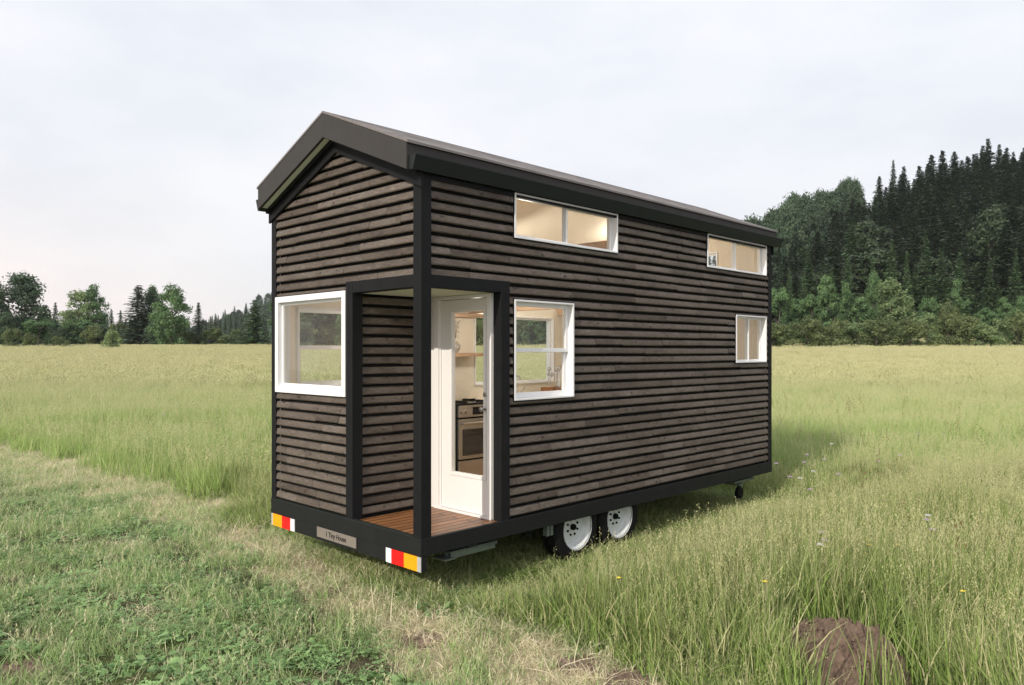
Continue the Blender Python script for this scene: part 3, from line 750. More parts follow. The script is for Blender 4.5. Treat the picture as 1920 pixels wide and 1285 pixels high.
pot = inside('herb_plant', 4.50, 2.02, FL+0.911, label='small bright green herb in a wooden pot beside the utensil box', cat='plant')
mb = MB(); mb.lathe([(0.0, 0), (0.04, 0), (0.055, 0.22), (0.048, 0.22), (0.045, 0.19), (0, 0.19)], (0, 0, 0), 'z', 18); mb.build('pot', M['boxwood'], pot, smooth=True)
mb = MB()
for k in range(60):
    a = r_.uniform(0, 6.28); e_ = r_.uniform(0.2, 1.4); rr = r_.uniform(0.02, 0.075); c = Vector((rr*math.cos(a)*math.cos(e_), rr*math.sin(a)*math.cos(e_), 0.21+rr*math.sin(e_)))
    d1 = Vector((math.cos(a), math.sin(a), 0.4)).normalized()*0.02; d2 = Vector((-math.sin(a), math.cos(a), r_.uniform(-.3, .3)))*0.01
    mb.face([c-d1, c-d2, c+d1, c+d2])
mb.build('leaves', M['leafgreen'], pot)
vs = inside('vase', 2.43, W-TI-0.13, 2.226, label='grey bowl shaped vase on the lower wall shelf, seen through the door', cat='vase')
mb = MB(); mb.lathe([(0.0, 0), (0.04, 0), (0.075, 0.05), (0.08, 0.09), (0.06, 0.13), (0.045, 0.14), (0.05, 0.15), (0.045, 0.15), (0.04, 0.13), (0.0, 0.12)], (0, 0, 0), 'z', 24)
mb.build('body', M['ceramic'], vs, smooth=True)
tw = inside('dried_flowers', 2.43, W-TI-0.13, 2.226+0.12, label='dark dried flower sprig standing in the grey vase on the shelf', cat='dried flowers')
mb = MB()
for k in range(9):
    a = r_.uniform(0, 6.28); e_ = r_.uniform(0.02, 0.09); h = r_.uniform(0.15, 0.30)
    p = [(0, 0, 0), (e_*0.5*math.cos(a), e_*0.5*math.sin(a), h*0.6), (e_*math.cos(a), e_*math.sin(a), h)]
    mb.tube(p, 0.002, 4)
    for j in range(14):
        c = Vector(p[2])+Vector((r_.gauss(0, .018), r_.gauss(0, .018), r_.uniform(-0.10, 0.02))); s_ = 0.009
        mb.face([c+Vector((s_, 0, 0)), c+Vector((0, s_, 0.004)), c+Vector((-s_, 0, 0)), c+Vector((0, -s_, 0.004))])
mb.build('sprigs', M['twig'], tw)

# ------------------------------------------------------------------ grass
def raw_mesh(name, V, Fq, mat, tint=None, straw=None):
    me = bpy.data.meshes.new(name); nv = len(V); nf = len(Fq); k = Fq.shape[1]
    me.vertices.add(nv); me.vertices.foreach_set('co', np.asarray(V, np.float32).ravel())
    me.loops.add(nf*k); me.loops.foreach_set('vertex_index', np.asarray(Fq, np.int32).ravel())
    me.polygons.add(nf); me.polygons.foreach_set('loop_start', np.arange(0, nf*k, k, dtype=np.int32))
    me.polygons.foreach_set('loop_total', np.full(nf, k, np.int32))
    me.materials.append(mat); me.update(calc_edges=True)
    if tint is not None:
        a = me.attributes.new('tint', 'FLOAT', 'FACE'); a.data.foreach_set('value', np.asarray(tint, np.float32))
    if straw is not None:
        a = me.attributes.new('straw', 'FLOAT', 'FACE'); a.data.foreach_set('value', np.asarray(straw, np.float32))
    return me

def tuft(name, mat, n, rad, h0, h1, width, lean=0.35, segs=3, heads=0.0, seed=0, droop=0.5, head_w=0.010, dryfrac=0.15, headlen=0.12):
    r = np.random.default_rng(seed); V = []; Fq = []; T = []; S = []
    for k in range(n):
        a = r.uniform(0, 2*np.pi); rr = rad*np.sqrt(r.uniform()); bx, by = rr*np.cos(a), rr*np.sin(a)
        h = r.uniform(h0, h1); la = r.uniform(0, 2*np.pi); ll = lean*h*abs(r.normal(0.5, 0.4)); dr = droop*r.uniform(0, 1)
        wa = r.uniform(0, np.pi); wx, wy = np.cos(wa), np.sin(wa); w = width*r.uniform(0.6, 1.2)
        dry = r.uniform() < dryfrac; tint = r.uniform(0, 1); head = r.uniform() < heads
        if head: h = h1*r.uniform(0.95, 1.35); w = w*0.45
        pts = []
        for s in range(segs+1):
            t = s/segs
            x = bx+np.cos(la)*ll*t**1.8; y = by+np.sin(la)*ll*t**1.8; z = h*(t - dr*0.45*t**3*(0.3 if head else 1))
            pts.append((x, y, z))
        base = len(V)
        for s, (x, y, z) in enumerate(pts):
            ww = w*(1-(s/segs)**2*0.95)/2
            V.append((x-wx*ww, y-wy*ww, z)); V.append((x+wx*ww, y+wy*ww, z))
        for s in range(segs):
            i = base+2*s; Fq.append((i, i+1, i+3, i+2)); T.append(tint)
            S.append((0.85 if dry else (0.04+0.22*s/segs)) if not head else 0.35+0.4*s/segs)
        if head:   # seed head: small diamonds up the last part of the stem
            nsp = int(r.integers(7, 13)); (x1, y1, z1) = pts[-1]; (x0, y0, z0) = pts[-2]
            hl = headlen*r.uniform(0.7, 1.4); d = np.array([x1-x0, y1-y0, z1-z0]); d = d/np.linalg.norm(d)
            for q in range(nsp):
                c = np.array([x1, y1, z1])-d*hl*(q/nsp)+r.normal(0, head_w*0.9, 3)*np.array([1, 1, 0.3])
                s1 = head_w*r.uniform(0.6, 1.3); aa = r.uniform(0, 2*np.pi); e1 = np.array([np.cos(aa), np.sin(aa), 0.3])*s1*0.5; e2 = np.array([0.25*np.cos(aa), 0.25*np.sin(aa), 1.0])*s1*1.1
                b0 = len(V); V += [tuple(c-e2), tuple(c-e1), tuple(c+e2), tuple(c+e1)]; Fq.append((b0, b0+1, b0+2, b0+3)); T.append(tint); S.append(r.uniform(0.6, 1.0))
    me = raw_mesh(name, np.array(V), np.array(Fq), mat, T, S)
    return bpy.data.objects.new(name, me)

def leafy(name, mat, n, rad, h, size, seed=0, three=False):
    r = np.random.default_rng(seed); V = []; Fq = []; T = []
    for k in range(n):
        a = r.uniform(0, 6.28); rr = rad*np.sqrt(r.uniform()); c = np.array([rr*np.cos(a), rr*np.sin(a), h*r.uniform(0.3, 1)])
        tint = r.uniform()
        for j in range(3 if three else 1):
            b = r.uniform(0, 6.28) if not three else a+j*2.094
            d = np.array([np.cos(b), np.sin(b), r.uniform(-0.2, 0.35)]); p = np.array([-np.sin(b), np.cos(b), r.uniform(-0.2, 0.2)])
            s = size*r.uniform(0.7, 1.3); i = len(V)
            V += [tuple(c), tuple(c+d*s*0.5+p*s*0.34), tuple(c+d*s), tuple(c+d*s*0.5-p*s*0.34)]
            Fq.append((i, i+1, i+2, i+3)); T.append(tint)
    me = raw_mesh(name, np.array(V), np.array(Fq), mat, T, np.zeros(len(T)))
    return bpy.data.objects.new(name, me)

def protos(name, objs):
    c = bpy.data.collections.new(name)
    for o in objs: c.objects.link(o)
    return c

def scatter(name, coll, pts, rot, scl, label=None):
    """one object: a cloud of points that instances the collection's plants"""
    me = bpy.data.meshes.new(name); n = len(pts)
    me.vertices.add(n); me.vertices.foreach_set('co', np.asarray(pts, np.float32).ravel())
    a = me.attributes.new('rot', 'FLOAT_VECTOR', 'POINT'); a.data.foreach_set('vector', np.asarray(rot, np.float32).ravel())
    a = me.attributes.new('scl', 'FLOAT_VECTOR', 'POINT'); a.data.foreach_set('vector', np.asarray(scl, np.float32).ravel())
    o = bpy.data.objects.new(name, me); COL.objects.link(o)
    ng = bpy.data.node_groups.new('scatter_'+name, 'GeometryNodeTree')
    ng.interface.new_socket('Geometry', in_out='INPUT', socket_type='NodeSocketGeometry')
    ng.interface.new_socket('Geometry', in_out='OUTPUT', socket_type='NodeSocketGeometry')
    gi = ng.nodes.new('NodeGroupInput'); go = ng.nodes.new('NodeGroupOutput')
    ci = ng.nodes.new('GeometryNodeCollectionInfo'); ci.inputs[0].default_value = coll
    ci.inputs['Separate Children'].default_value = True; ci.inputs['Reset Children'].default_value = True
    ip = ng.nodes.new('GeometryNodeInstanceOnPoints'); ip.inputs['Pick Instance'].default_value = True
    r1 = ng.nodes.new('GeometryNodeInputNamedAttribute'); r1.data_type = 'FLOAT_VECTOR'; r1.inputs['Name'].default_value = 'rot'
    s1 = ng.nodes.new('GeometryNodeInputNamedAttribute'); s1.data_type = 'FLOAT_VECTOR'; s1.inputs['Name'].default_value = 'scl'
    lk = ng.links.new
    lk(gi.outputs[0], ip.inputs['Points']); lk(ci.outputs[0], ip.inputs['Instance'])
    lk(r1.outputs[0], ip.inputs['Rotation']); lk(s1.outputs[0], ip.inputs['Scale']); lk(ip.outputs[0], go.inputs[0])
    md = o.modifiers.new('scatter', 'NODES'); md.node_group = ng
    tag(o, label, kind='stuff')
    return o

def wedge(n, d0, d1, half=0.80, pad=1.5, seed=0):
    r = np.random.default_rng(seed)
    d = np.sqrt(r.uniform(d0*d0, d1*d1, n)); t = r.uniform(-1, 1, n)
    return t*(half*d+pad), d
def px_of(x, y): return 960+F*x/y, HY+F*EYE/y
UB = np.array([(-900, 760), (-300, 800), (0, 838), (150, 872), (300, 908), (430, 950), (520, 1000), (640, 1062), (740, 1108), (830, 1135), (950, 1160), (1050, 1195), (1180, 1235), (1260, 1290), (1600, 1420), (2600, 1800)])
LB = np.array([(-900, 820), (-300, 850), (0, 890), (130, 915), (250, 945), (400, 1020), (550, 1095), (650, 1165), (760, 1240), (860, 1290), (1100, 1420), (2000, 1900)])
def zones(x, y):
    px, py = px_of(x, y)
    px = px + 22*np.sin(y*3.1+x*1.3) ; py2 = py + 10*np.sin(x*4.3+1.0) + 6*np.sin(x*11+y*7)
    ub = np.interp(px, UB[:,0], UB[:,1]); lb = np.interp(px, LB[:,0], LB[:,1])
    return py2-ub, py2-lb        # >0: below (nearer than) the line
def inhouse(x, y, m=0.0):
    c, s = math.cos(HROT), math.sin(HROT); dx_, dy_ = x-HX, y-HYY
    u = c*dx_+s*dy_; v = -s*dx_+c*dy_
    return (u > -m) & (u < LEN+m) & (v > -m) & (v < W+m), u, v
build_ground()
MOLE = ((1572-960)/F*5.4, 5.4)
SPOTS = [(785, 1203, 0.20), (612, 1113, 0.14), (1090, 1248, 0.20), (40, 1262, 0.30), (1180, 1275, 0.2), (640, 1150, 0.1)]
SP = [((a-960)/F*EYE*F/(b-HY), EYE*F/(b-HY), r) for a, b, r in SPOTS]
def pnoise(x, y, s, seed=0.0):
    return np.array([mnoise.noise(Vector((a*s+seed, b*s, 0.0))) for a, b in zip(x, y)])

T_tall = protos('tall_tufts', [tuft('tall_tuft', M['grass'], 22, 0.11, 0.24, 0.66, 0.0092, 0.42, 4, 0.09, s, 0.5, head_w=0.007, dryfrac=0.10) for s in range(5)])
T_short = protos('short_tufts', [tuft('short_tuft', M['short'], 30, 0.11, 0.05, 0.17, 0.0066, 1.1, 3, 0.02, 20+s, 1.0, dryfrac=0.14) for s in range(5)])
T_dry = protos('dry_tufts', [tuft('dry_tuft', M['dry'], 30, 0.13, 0.03, 0.12, 0.0056, 2.6, 3, 0.0, 40+s, 1.4, dryfrac=0.6) for s in range(4)])
T_clov = protos('clover_tufts', [leafy('clover_patch', M['clover'], 26, 0.10, 0.07, 0.022, 60+s, True) for s in range(3)] + [leafy('weed_patch', M['clover'], 9, 0.09, 0.06, 0.065, 70+s) for s in range(3)])
T_mid = protos('mid_tufts', [tuft('mid_tuft', M['midg'], 34, 0.22, 0.22, 0.60, 0.012, 0.4, 3, 0.20, 80+s, 0.5, head_w=0.010, headlen=0.16) for s in range(5)])
T_far = protos('far_tufts', [tuft('far_tuft', M['farg'], 70, 0.60, 0.25, 0.55, 0.026, 0.4, 2, 0.35, 90+s, 0.5, head_w=0.035, headlen=0.2) for s in range(4)])

def mk(x, y, smin, smax, tilt, seed, hs=None):
    r = np.random.default_rng(seed); n = len(x)
    z = terrain(x, y)-0.01
    rot = np.stack([r.normal(0, tilt, n), r.normal(0, tilt, n), r.uniform(0, 6.283, n)], 1)
    s = r.uniform(smin, smax, n); hh = s*(hs if hs is not None else 1)
    return np.stack([x, y, z], 1), rot, np.stack([s, s, hh], 1)

# near tall grass
x, y = wedge(44000, 3.6, 12.5, 0.85, 1.0, 1)
a, b = zones(x, y); ins, u, v = inhouse(x, y)
mole = np.hypot((x-MOLE[0])/1.05, y-MOLE[1])
keep = (a < 8) & (mole > 0.46) & ~((np.abs(x-MOLE[0]) < 0.44) & (y < MOLE[1]) & (y > MOLE[1]-1.7) & (NR.uniform(0, 1, len(x)) > 0.035))
hs = np.clip(0.30+(-a)/75, 0.30, 1.0)
dist_out = np.maximum(np.maximum(-u, u-LEN), np.maximum(-v, v-W))       # distance outside the footprint
lim = lambda d: np.where(d < 0, 0.25, np.clip(0.16+d*0.42, 0.16, 1.0))
hs = np.minimum(hs, lim(dist_out))
pn = pnoise(x, y, 0.9); hs = hs*(0.9+0.35*pn)*np.where((y < 9) & (x > 0.3) & (dist_out > 0.9), 1.18, 1.0)
keep &= (NR.uniform(0, 1, len(x)) < np.clip(0.85+pn*0.8, 0.25, 1))
x, y, hs = x[keep], y[keep], hs[keep]
P_, R_, S_ = mk(x, y, 0.8, 1.15, 0.12, 2, hs)
scatter('meadow_grass', T_tall, P_, R_, S_)
# mid meadow
x, y = wedge(26000, 11.5, 42, 0.85, 2, 3)
ins, u, v = inhouse(x, y); a, b = zones(x, y)
k = (a < 4); x, y = x[k], y[k]; ins = ins[k]
u, v = u[k], v[k]; dist_out = np.maximum(np.maximum(-u, u-LEN), np.maximum(-v, v-W))
hs = lim(dist_out)*(0.95+0.3*pnoise(x, y, 0.3))
P_, R_, S_ = mk(x, y, 0.8, 1.2, 0.12, 4, hs); scatter('meadow_grass', T_mid, P_, R_, S_)
# far meadow
x, y = wedge(30000, 38, 175, 0.80, 5, 5)
k = terrain(x, y) < 4.6; x, y = x[k], y[k]
P_, R_, S_ = mk(x, y, 0.85, 1.25, 0.08, 6); scatter('meadow_grass', T_far, P_, R_, S_)
M['brownstem'] = foliage_mat('brown_seed_stems', (0.10, 0.07, 0.03), (0.34, 0.25, 0.12), (0.22, 0.15, 0.08), 0.2)
T_brown = protos('brown_stems', [tuft('brown_stem', M['brownstem'], 3, 0.08, 0.5, 0.62, 0.010, 0.5, 4, 1.0, 200+s, 0.3, head_w=0.014, headlen=0.30) for s in range(4)])
x, y = wedge(1500, 6, 48, 0.80, 1, 31)
a, b = zones(x, y); ins, u, v = inhouse(x, y, 1.0); pn = pnoise(x, y, 0.35, 80.0)
k = (a < -12) & ~ins & (pn > 0.02) & (NR.uniform(0, 1, len(x)) < np.where(x > 0, 0.8, 0.3)); x, y = x[k], y[k]
P_, R_, S_ = mk(x, y, 0.95, 1.3, 0.15, 32); scatter('brown_seed_stems', T_brown, P_, R_, S_)
# short green sward
def spotclear(x, y, k=1.0):
    m = np.ones(len(x), bool)
    for sx, sy, r in SP: m &= np.hypot(x-sx, (y-sy)*1.3) > r*k*(0.8+0.3*np.sin(x*23+y*17))
    return m
x, y = wedge(48000, 3.2, 21, 0.85, 1.0, 7)
a, b = zones(x, y); pn = pnoise(x, y, 1.4, 9.0)
keep = ((b > -3) | ((b > -14) & (NR.uniform(0, 1, len(x)) < 0.4)) | ((a > -35) & (NR.uniform(0, 1, len(x)) < 0.55))) & spotclear(x, y) & (NR.uniform(0, 1, len(x)) < np.clip(0.85+pn, 0.35, 1))
x, y, pn = x[keep], y[keep], pn[keep]
P_, R_, S_ = mk(x, y, 0.7, 1.2, 0.25, 8, 0.9+0.6*pn); scatter('short_grass', T_short, P_, R_, S_)
# dry thatch in the track
x, y = wedge(42000, 3.2, 21, 0.85, 1.0, 9)
a, b = zones(x, y); pn = pnoise(x, y, 0.8, 30.0)
inb = (a > -12) & (b < 14)
keep = (inb & (NR.uniform(0, 1, len(x)) < 0.9) | ((b >= 14) & (NR.uniform(0, 1, len(x)) < np.clip(0.10+pn*0.8, 0.02, .6)))) & spotclear(x, y, 0.8)
x, y = x[keep], y[keep]
P_, R_, S_ = mk(x, y, 0.7, 1.2, 0.3, 10); scatter('dry_grass', T_dry, P_, R_, S_)
# clover and weeds
x, y = wedge(9000, 3.2, 12, 0.85, 1.0, 11)
a, b = zones(x, y); pn = pnoise(x, y, 1.1, 50.0)
keep = (((b > 0) & (pn > -0.12)) | ((a > -25) & (a < 15) & (pn > 0.12))) & spotclear(x, y)
x, y = x[keep], y[keep]
P_, R_, S_ = mk(x, y, 0.7, 1.3, 0.2, 12); scatter('clover', T_clov, P_, R_, S_)

# bare soil ------------------------------------------------------------------
def mound(name, cx, cy, r, h, seed, **k):
    n = 110; V = []; Fc = []
    for j in range(n):
        for i in range(n):
            X = (i/(n-1)*2-1)*r*1.15; Y = (j/(n-1)*2-1)*r*1.15; d = math.hypot(X, Y)/r
            base = h*max(0, 1-d*d)**0.8 if d < 1 else -0.03*(d-1)*4
            nz = mnoise.fractal(Vector((X*8+seed, Y*8, 0)), 0.55, 2.1, 7)*(0.075 if h > 0.1 else 0.012)*(1 if d < 1 else 0.3)
            nz += max(0, 0.5-mnoise.voronoi(Vector((X*22+seed, Y*22, 3)))[0][0])*(0.045 if h > 0.1 else 0.010)*(1 if d < .97 else 0.2)
            V.append((X, Y, base+nz))
    Fc = [(j*n+i, j*n+i+1, (j+1)*n+i+1, (j+1)*n+i) for j in range(n-1) for i in range(n-1)]
    rq = random.Random(seed)      # loose crumbs
    for q in range(1500 if h > 0.1 else 120):
        i0 = rq.randrange(6, n-6)*n+rq.randrange(6, n-6); c = V[i0]
        if c[2] < 0 or math.hypot(c[0], c[1]) > r*1.02: continue
        sz = 0.004+0.016*rq.random()**3; b0 = len(V)
        for d_ in ((1,0,0),(0,1,0),(-1,0,0),(0,-1,0),(0,0,1),(0,0,-1)):
            V.append(tuple(c[k_]+d_[k_]*sz*rq.uniform(0.6, 1.3)+rq.uniform(-.3, .3)*sz+(sz*0.4 if k_ == 2 else 0) for k_ in range(3)))
        for a_, b_ in ((0,1),(1,2),(2,3),(3,0)): Fc.append((b0+a_, b0+b_, b0+4)); Fc.append((b0+b_, b0+a_, b0+5))
    me = bpy.data.meshes.new(name); me.from_pydata(V, [], Fc); me.materials.append(M['soil'])
    me.polygons.foreach_set('use_smooth', [len(p_) == 4 for p_ in Fc])
    o = bpy.data.objects.new(name, me); COL.objects.link(o); o.location = (cx, cy, tz(cx, cy)+0.0)
    return tag(o, **k)
mound('molehill', MOLE[0], MOLE[1], 0.46, 0.30, 3.0, label='rounded brown molehill of crumbly soil in the tall grass', cat='molehill')
for k, (sx, sy, r) in enumerate(SP[:5]): mound('bare_soil', sx, sy, r*0.9, 0.012, 10.0+k, kind='structure')

# dock plants, flowers -----------------------------------------------------------
def dock(name, n, size, seed):
    r = random.Random(seed); V = []; Fq = []; T = []
    for k in range(n):
        a = 2*math.pi*k/n+r.uniform(-.4, .4); up = r.uniform(0.5, 1.15); s = size*r.uniform(0.7, 1.1)
        d = Vector((math.cos(a)*math.cos(up), math.sin(a)*math.cos(up), math.sin(up))); p = Vector((-math.sin(a), math.cos(a), 0)); t = r.random()
        rows = []
        for j in range(8):
            f = j/7; c = d*s*f+Vector((0, 0, -s*0.35*f*f*math.cos(up)*1.2)); w = s*0.17*math.sin(math.pi*min(1, max(0.03, (f-0.22)/0.8)))**0.8 if f > 0.22 else 0.004
            dn = Vector((0, 0, 0.25*w))
            rows.append((c-p*w+dn, c, c+p*w+dn))
        for A, C in zip(rows, rows[1:]):
            for q in (0, 1):
                i = len(V); V += [tuple(A[q]), tuple(A[q+1]), tuple(C[q+1]), tuple(C[q])]; Fq.append((i, i+1, i+2, i+3)); T.append(t)
    return raw_mesh(name, np.array(V), np.array(Fq), M['dock'], T, np.zeros(len(T)))
def gp(px, py):
    D = EYE*F/(py-HY); return ((px-960)/F*D, D)
docks = [(855, 1125, 6, 0.24, 'broad leaved dock plant at the shaded near corner of the house'), (800, 1118, 6, 0.20, 'smaller dock plant under the orange lamp end of the bumper'),
         (1015, 1150, 7, 0.30, 'tall upright dock leaves in the grass in front of the front wheel'), (1545, 1165, 8, 0.40, 'large dock plant growing just behind the molehill'),
         (1110, 1105, 5, 0.2, 'low dock plant close by the left wheel'), (740, 1130, 5, 0.15, 'small dock plant beside the trodden strip below the bumper')]
for k, (a, b, n, s, lab) in enumerate(docks):
    o = bpy.data.objects.new('dock_plant', dock('dock_plant', n, s, 100+k)); COL.objects.link(o); X, Y = gp(a, b); o.location = (X, Y, tz(X, Y)); tag(o, lab, 'plant')
M['petal_pink'] = simple('pale_pink_petals', (0.55, 0.40, 0.55), 0.6, 0.15)
M['petal_yellow'] = simple('yellow_petals', (0.85, 0.62, 0.03), 0.5, 0.1)
M['petal_white'] = simple('white_petals', (0.75, 0.73, 0.72), 0.6, 0.08)
def flower(px, D, h, kind, s=1.0):
    X, Y = at(px, D); r = R; mb = MB()
    if kind == 'yellow':
        for j in range(5):
            a = j*1.2566; mb.face([(0, 0, h), (0.011*s*math.cos(a-.5), 0.011*s*math.sin(a-.5), h+.006), (0.017*s*math.cos(a), 0.017*s*math.sin(a), h+.009), (0.011*s*math.cos(a+.5), 0.011*s*math.sin(a+.5), h+.006)])
    else:
        for j in range(22):
            a = r.uniform(0, 6.28); e_ = r.uniform(0, 1.3); rr = 0.022*s; c = Vector((rr*math.cos(a)*math.cos(e_), rr*math.sin(a)*math.cos(e_), h+rr*0.6*math.sin(e_))); q = 0.009*s
            mb.face([c+Vector((q, 0, 0)), c+Vector((0, q, q*.4)), c+Vector((-q, 0, q*.3)), c+Vector((0, -q, 0))])
    n0 = len(mb.f)
    mb.tube([(0, 0, -0.01), (0.01, 0.005, h*0.5), (0, 0, h)], 0.0022, 4, 1)
    nm = {'yellow': 'yellow_flower', 'pink': 'pink_flower', 'white': 'white_flower'}[kind]
    o = mb.build(nm, [M['petal_'+kind], M['dock']], None, loc=(X, Y, tz(X, Y)))
    lab = {'yellow': 'small yellow buttercup standing among the meadow grass', 'pink': 'pale pink round flower head above the meadow grass', 'white': 'small white flower head in the meadow grass'}[kind]
    tag(o, lab, 'flower', {'yellow': 'yellow buttercups in the meadow', 'pink': 'pale pink flowers in the meadow', 'white': 'white flowers in the meadow'}[kind])
def flower_px(px, py, kind, s=1.0, h=0.62):
    s *= 1.15
    flower(px, (EYE-h)*F/(py-HY), h, kind, s)
for a, b in [(228, 818), (232, 808), (240, 820), (283, 808), (300, 811), (313, 810), (430, 797), (421, 826), (252, 816), (1630, 1023), (1627, 1014), (1684, 1022), (1434, 1092), (1805, 1110), (1160, 1085)]: flower_px(a, b, 'yellow', 1.2)
for a, b in [(1546, 862), (1646, 866), (1689, 855), (1772, 866), (1519, 919), (1481, 895), (1508, 868), (1572, 890), (1513, 853), (1672, 727), (1645, 750), (1587, 752), (1770, 815), (1722, 814), (1456, 870), (1749, 995), (255, 742), (305, 775), (320, 744), (1738, 976), (1540, 1000), (1546, 1015)]: flower_px(a, b, 'pink', 1.0)
for a, b in [(1608, 697), (1525, 885), (1560, 833), (1740, 968), (1538, 1023), (1500, 898), (196, 709)]: flower_px(a, b, 'white', 1.0)

# ------------------------------------------------------------------ trees
def trunk_mesh(name, h, r0, limbs, seed, spread=0.4):
    r = random.Random(seed); mb = MB()
    mb.tube([(0, 0, -0.3), (r.uniform(-.1, .1), r.uniform(-.1, .1), h*0.35), (r.uniform(-.2, .2), r.uniform(-.2, .2), h*0.7), (0, 0, h*0.95)], r0, 7, r1=r0*0.15)
    for k in range(limbs):
        z = h*r.uniform(0.25, 0.75); a = r.uniform(0, 6.28); l = h*spread*r.uniform(0.4, 0.9)
        mb.tube([(0, 0, z), (l*0.5*math.cos(a), l*0.5*math.sin(a), z+l*0.35), (l*math.cos(a), l*math.sin(a), z+l*0.75)], r0*0.35, 5, r1=r0*0.06)
    o = mb.build(name, M['bark']); me = o.data; bpy.data.objects.remove(o); return me
def quads(C, D1, D2, name, mat, tint):
    n = len(C); V = np.empty((n, 4, 3)); V[:,0] = C-D1; V[:,1] = C-D2; V[:,2] = C+D1; V[:,3] = C+D2
    return raw_mesh(name, V.reshape(-1, 3), np.arange(n*4).reshape(n, 4), mat, tint, np.zeros(n))
def broad_crown(name, mat, h, w, seed, n=5200, leaf=0.20, base=0.12, clumps=46, shape=1.0, openness=0.5):
    r = np.random.default_rng(seed)
    # clump centres inside an irregular egg
    C = []; 
    while len(C) < clumps:
        t = r.uniform(0, 1); z = base+(1-base)*t; prof = (math.sin(math.pi*min(1, (t*0.86+0.14)))**(0.62*shape))
        a = r.uniform(0, 6.28); rad = w/2*prof*math.sqrt(r.uniform(0.15, 1))*(0.85+0.22*math.sin(a*3+seed)+0.1*math.sin(a*5+t*9))
        C.append((rad*math.cos(a), rad*math.sin(a), z*h))
    C = np.array(C); cr = w*r.uniform(0.12, 0.21, clumps)
    k = r.integers(0, clumps, n); d = r.normal(size=(n, 3)); d /= np.linalg.norm(d, axis=1)[:, None]
    d[:,2] = np.where(d[:,2] < -0.5, -d[:,2]*0.5, d[:,2])
    rr = cr[k]*r.uniform(0.45, 1.08, n)
    P = C[k]+d*rr[:,None]*np.array([1, 1, 0.9])
    nrm = d+r.normal(0, 0.5, (n, 3)); nrm /= np.linalg.norm(nrm, axis=1)[:,None]
    t1 = np.cross(nrm, r.normal(size=(n, 3))); t1 /= np.linalg.norm(t1, axis=1)[:,None]; t2 = np.cross(nrm, t1)
    s = leaf*r.uniform(0.6, 1.35, n)[:,None]
    ct = r.uniform(0, 1, clumps)
    tint = np.clip(ct[k]*0.6+r.uniform(0, 0.5, n), 0, 1)
    return quads(P, t1*s, t2*s*0.6, name, mat, tint)
def conifer_crown(name, mat, h, w, seed, base=0.06, leaf=0.16, whorl=0.55, ragged=0.25, dens=1.0):
    r = np.random.default_rng(seed); C = []; D1 = []; D2 = []; T = []
    z = h*base; 
    while z < h*0.985:
        f = (z-h*base)/(h*(1-base)); rad = w/2*(1-f)**(0.68+0.22*f)*(1+ragged*(0.35+0.65*(1-f))*np.clip(r.normal(), -1.5, 1.5))+0.06
        nb = int(6+5*(1-f)); a0 = r.uniform(0, 6.28); bt = r.uniform(0, 1)
        for b in range(nb):
            a = a0+2*math.pi*b/nb+r.normal(0, 0.15); l = max(0.15, rad*r.uniform(0.65, 1.12)); t0 = r.uniform(0, 1)
            npt = max(3, int(l/leaf*2.7*dens))
            for q in range(npt):
                g = (q+r.uniform(0, 1))/npt; rr_ = l*g
                zz = z-0.28*l*g+0.16*l*g*g*1.3
                sd = leaf*(1.3-0.5*g)*r.uniform(-1.1, 1.1)
                C.append((rr_*math.cos(a)-sd*math.sin(a), rr_*math.sin(a)+sd*math.cos(a), zz+r.normal(0, leaf*0.35)))
                s = leaf*r.uniform(0.7, 1.4); ya = a+r.normal(0, 0.5)
                D1.append((s*math.cos(ya), s*math.sin(ya), s*r.uniform(-0.55, 0.1))); D2.append((-s*0.42*math.sin(ya), s*0.42*math.cos(ya), s*r.uniform(-0.3, 0.3)))
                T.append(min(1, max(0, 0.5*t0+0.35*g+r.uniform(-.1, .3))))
        z += whorl*r.uniform(0.75, 1.2)*(0.55+0.45*(1-f))
    C = np.array(C); return quads(C, np.array(D1), np.array(D2), name, mat, T)

class Kind:
    def __init__(s, name, crown, trunk): s.name = name; s.crown = crown; s.trunk = trunk
def place_tree(kind, x, y, sx, sz, rz, label, group=None, cat='tree', parts=True, z=None):
    e = empty(kind.name, (x, y, (tz(x, y)-0.1) if z is None else z), rz, label=label, cat=cat, group=group)
    e.scale = (sx, sx, sz)
    for nm, me in (('crown', kind.crown),)+((('trunk', kind.trunk),) if parts and kind.trunk else ()):
        o = bpy.data.objects.new(nm, me); COL.objects.link(o); o.parent = e
    return e
# library (unit heights: 12 m broadleaf, 16 m conifer, 4 m shrub)
BR = {}
def lib(key, name, mat, h, w, seeds, **k):
    BR[key] = [Kind(name, broad_crown(name+'_crown', M[mat], h, w, s, **k), trunk_mesh(name+'_trunk', h*0.85, h*0.022, 7, s)) for s in seeds]
lib('broad_dark', 'broadleaf_tree', 'leaf_dark', 12, 9.5, (1, 2, 3), n=11000, leaf=0.21, clumps=85, base=0.06)
lib('broad_mid', 'broadleaf_tree', 'leaf_mid', 12, 8.0, (4, 5, 6), n=9500, leaf=0.21, clumps=75, base=0.06)
lib('broad_pale', 'broadleaf_tree', 'leaf_pale', 12, 7.0, (7, 8), n=8000, leaf=0.21, clumps=60, base=0.06)
lib('young', 'young_tree', 'leaf_mid', 8, 4.6, (9, 10, 11), n=4200, leaf=0.19, base=0.03, clumps=36)
lib('shrub', 'shrub', 'leaf_olive', 4, 5.2, (12, 13, 14), n=4600, leaf=0.13, base=0.0, clumps=34, shape=0.7)
lib('shrub_pale', 'shrub', 'leaf_pale', 4, 4.4, (15, 16), n=3800, leaf=0.13, base=0.0, clumps=30, shape=0.8)
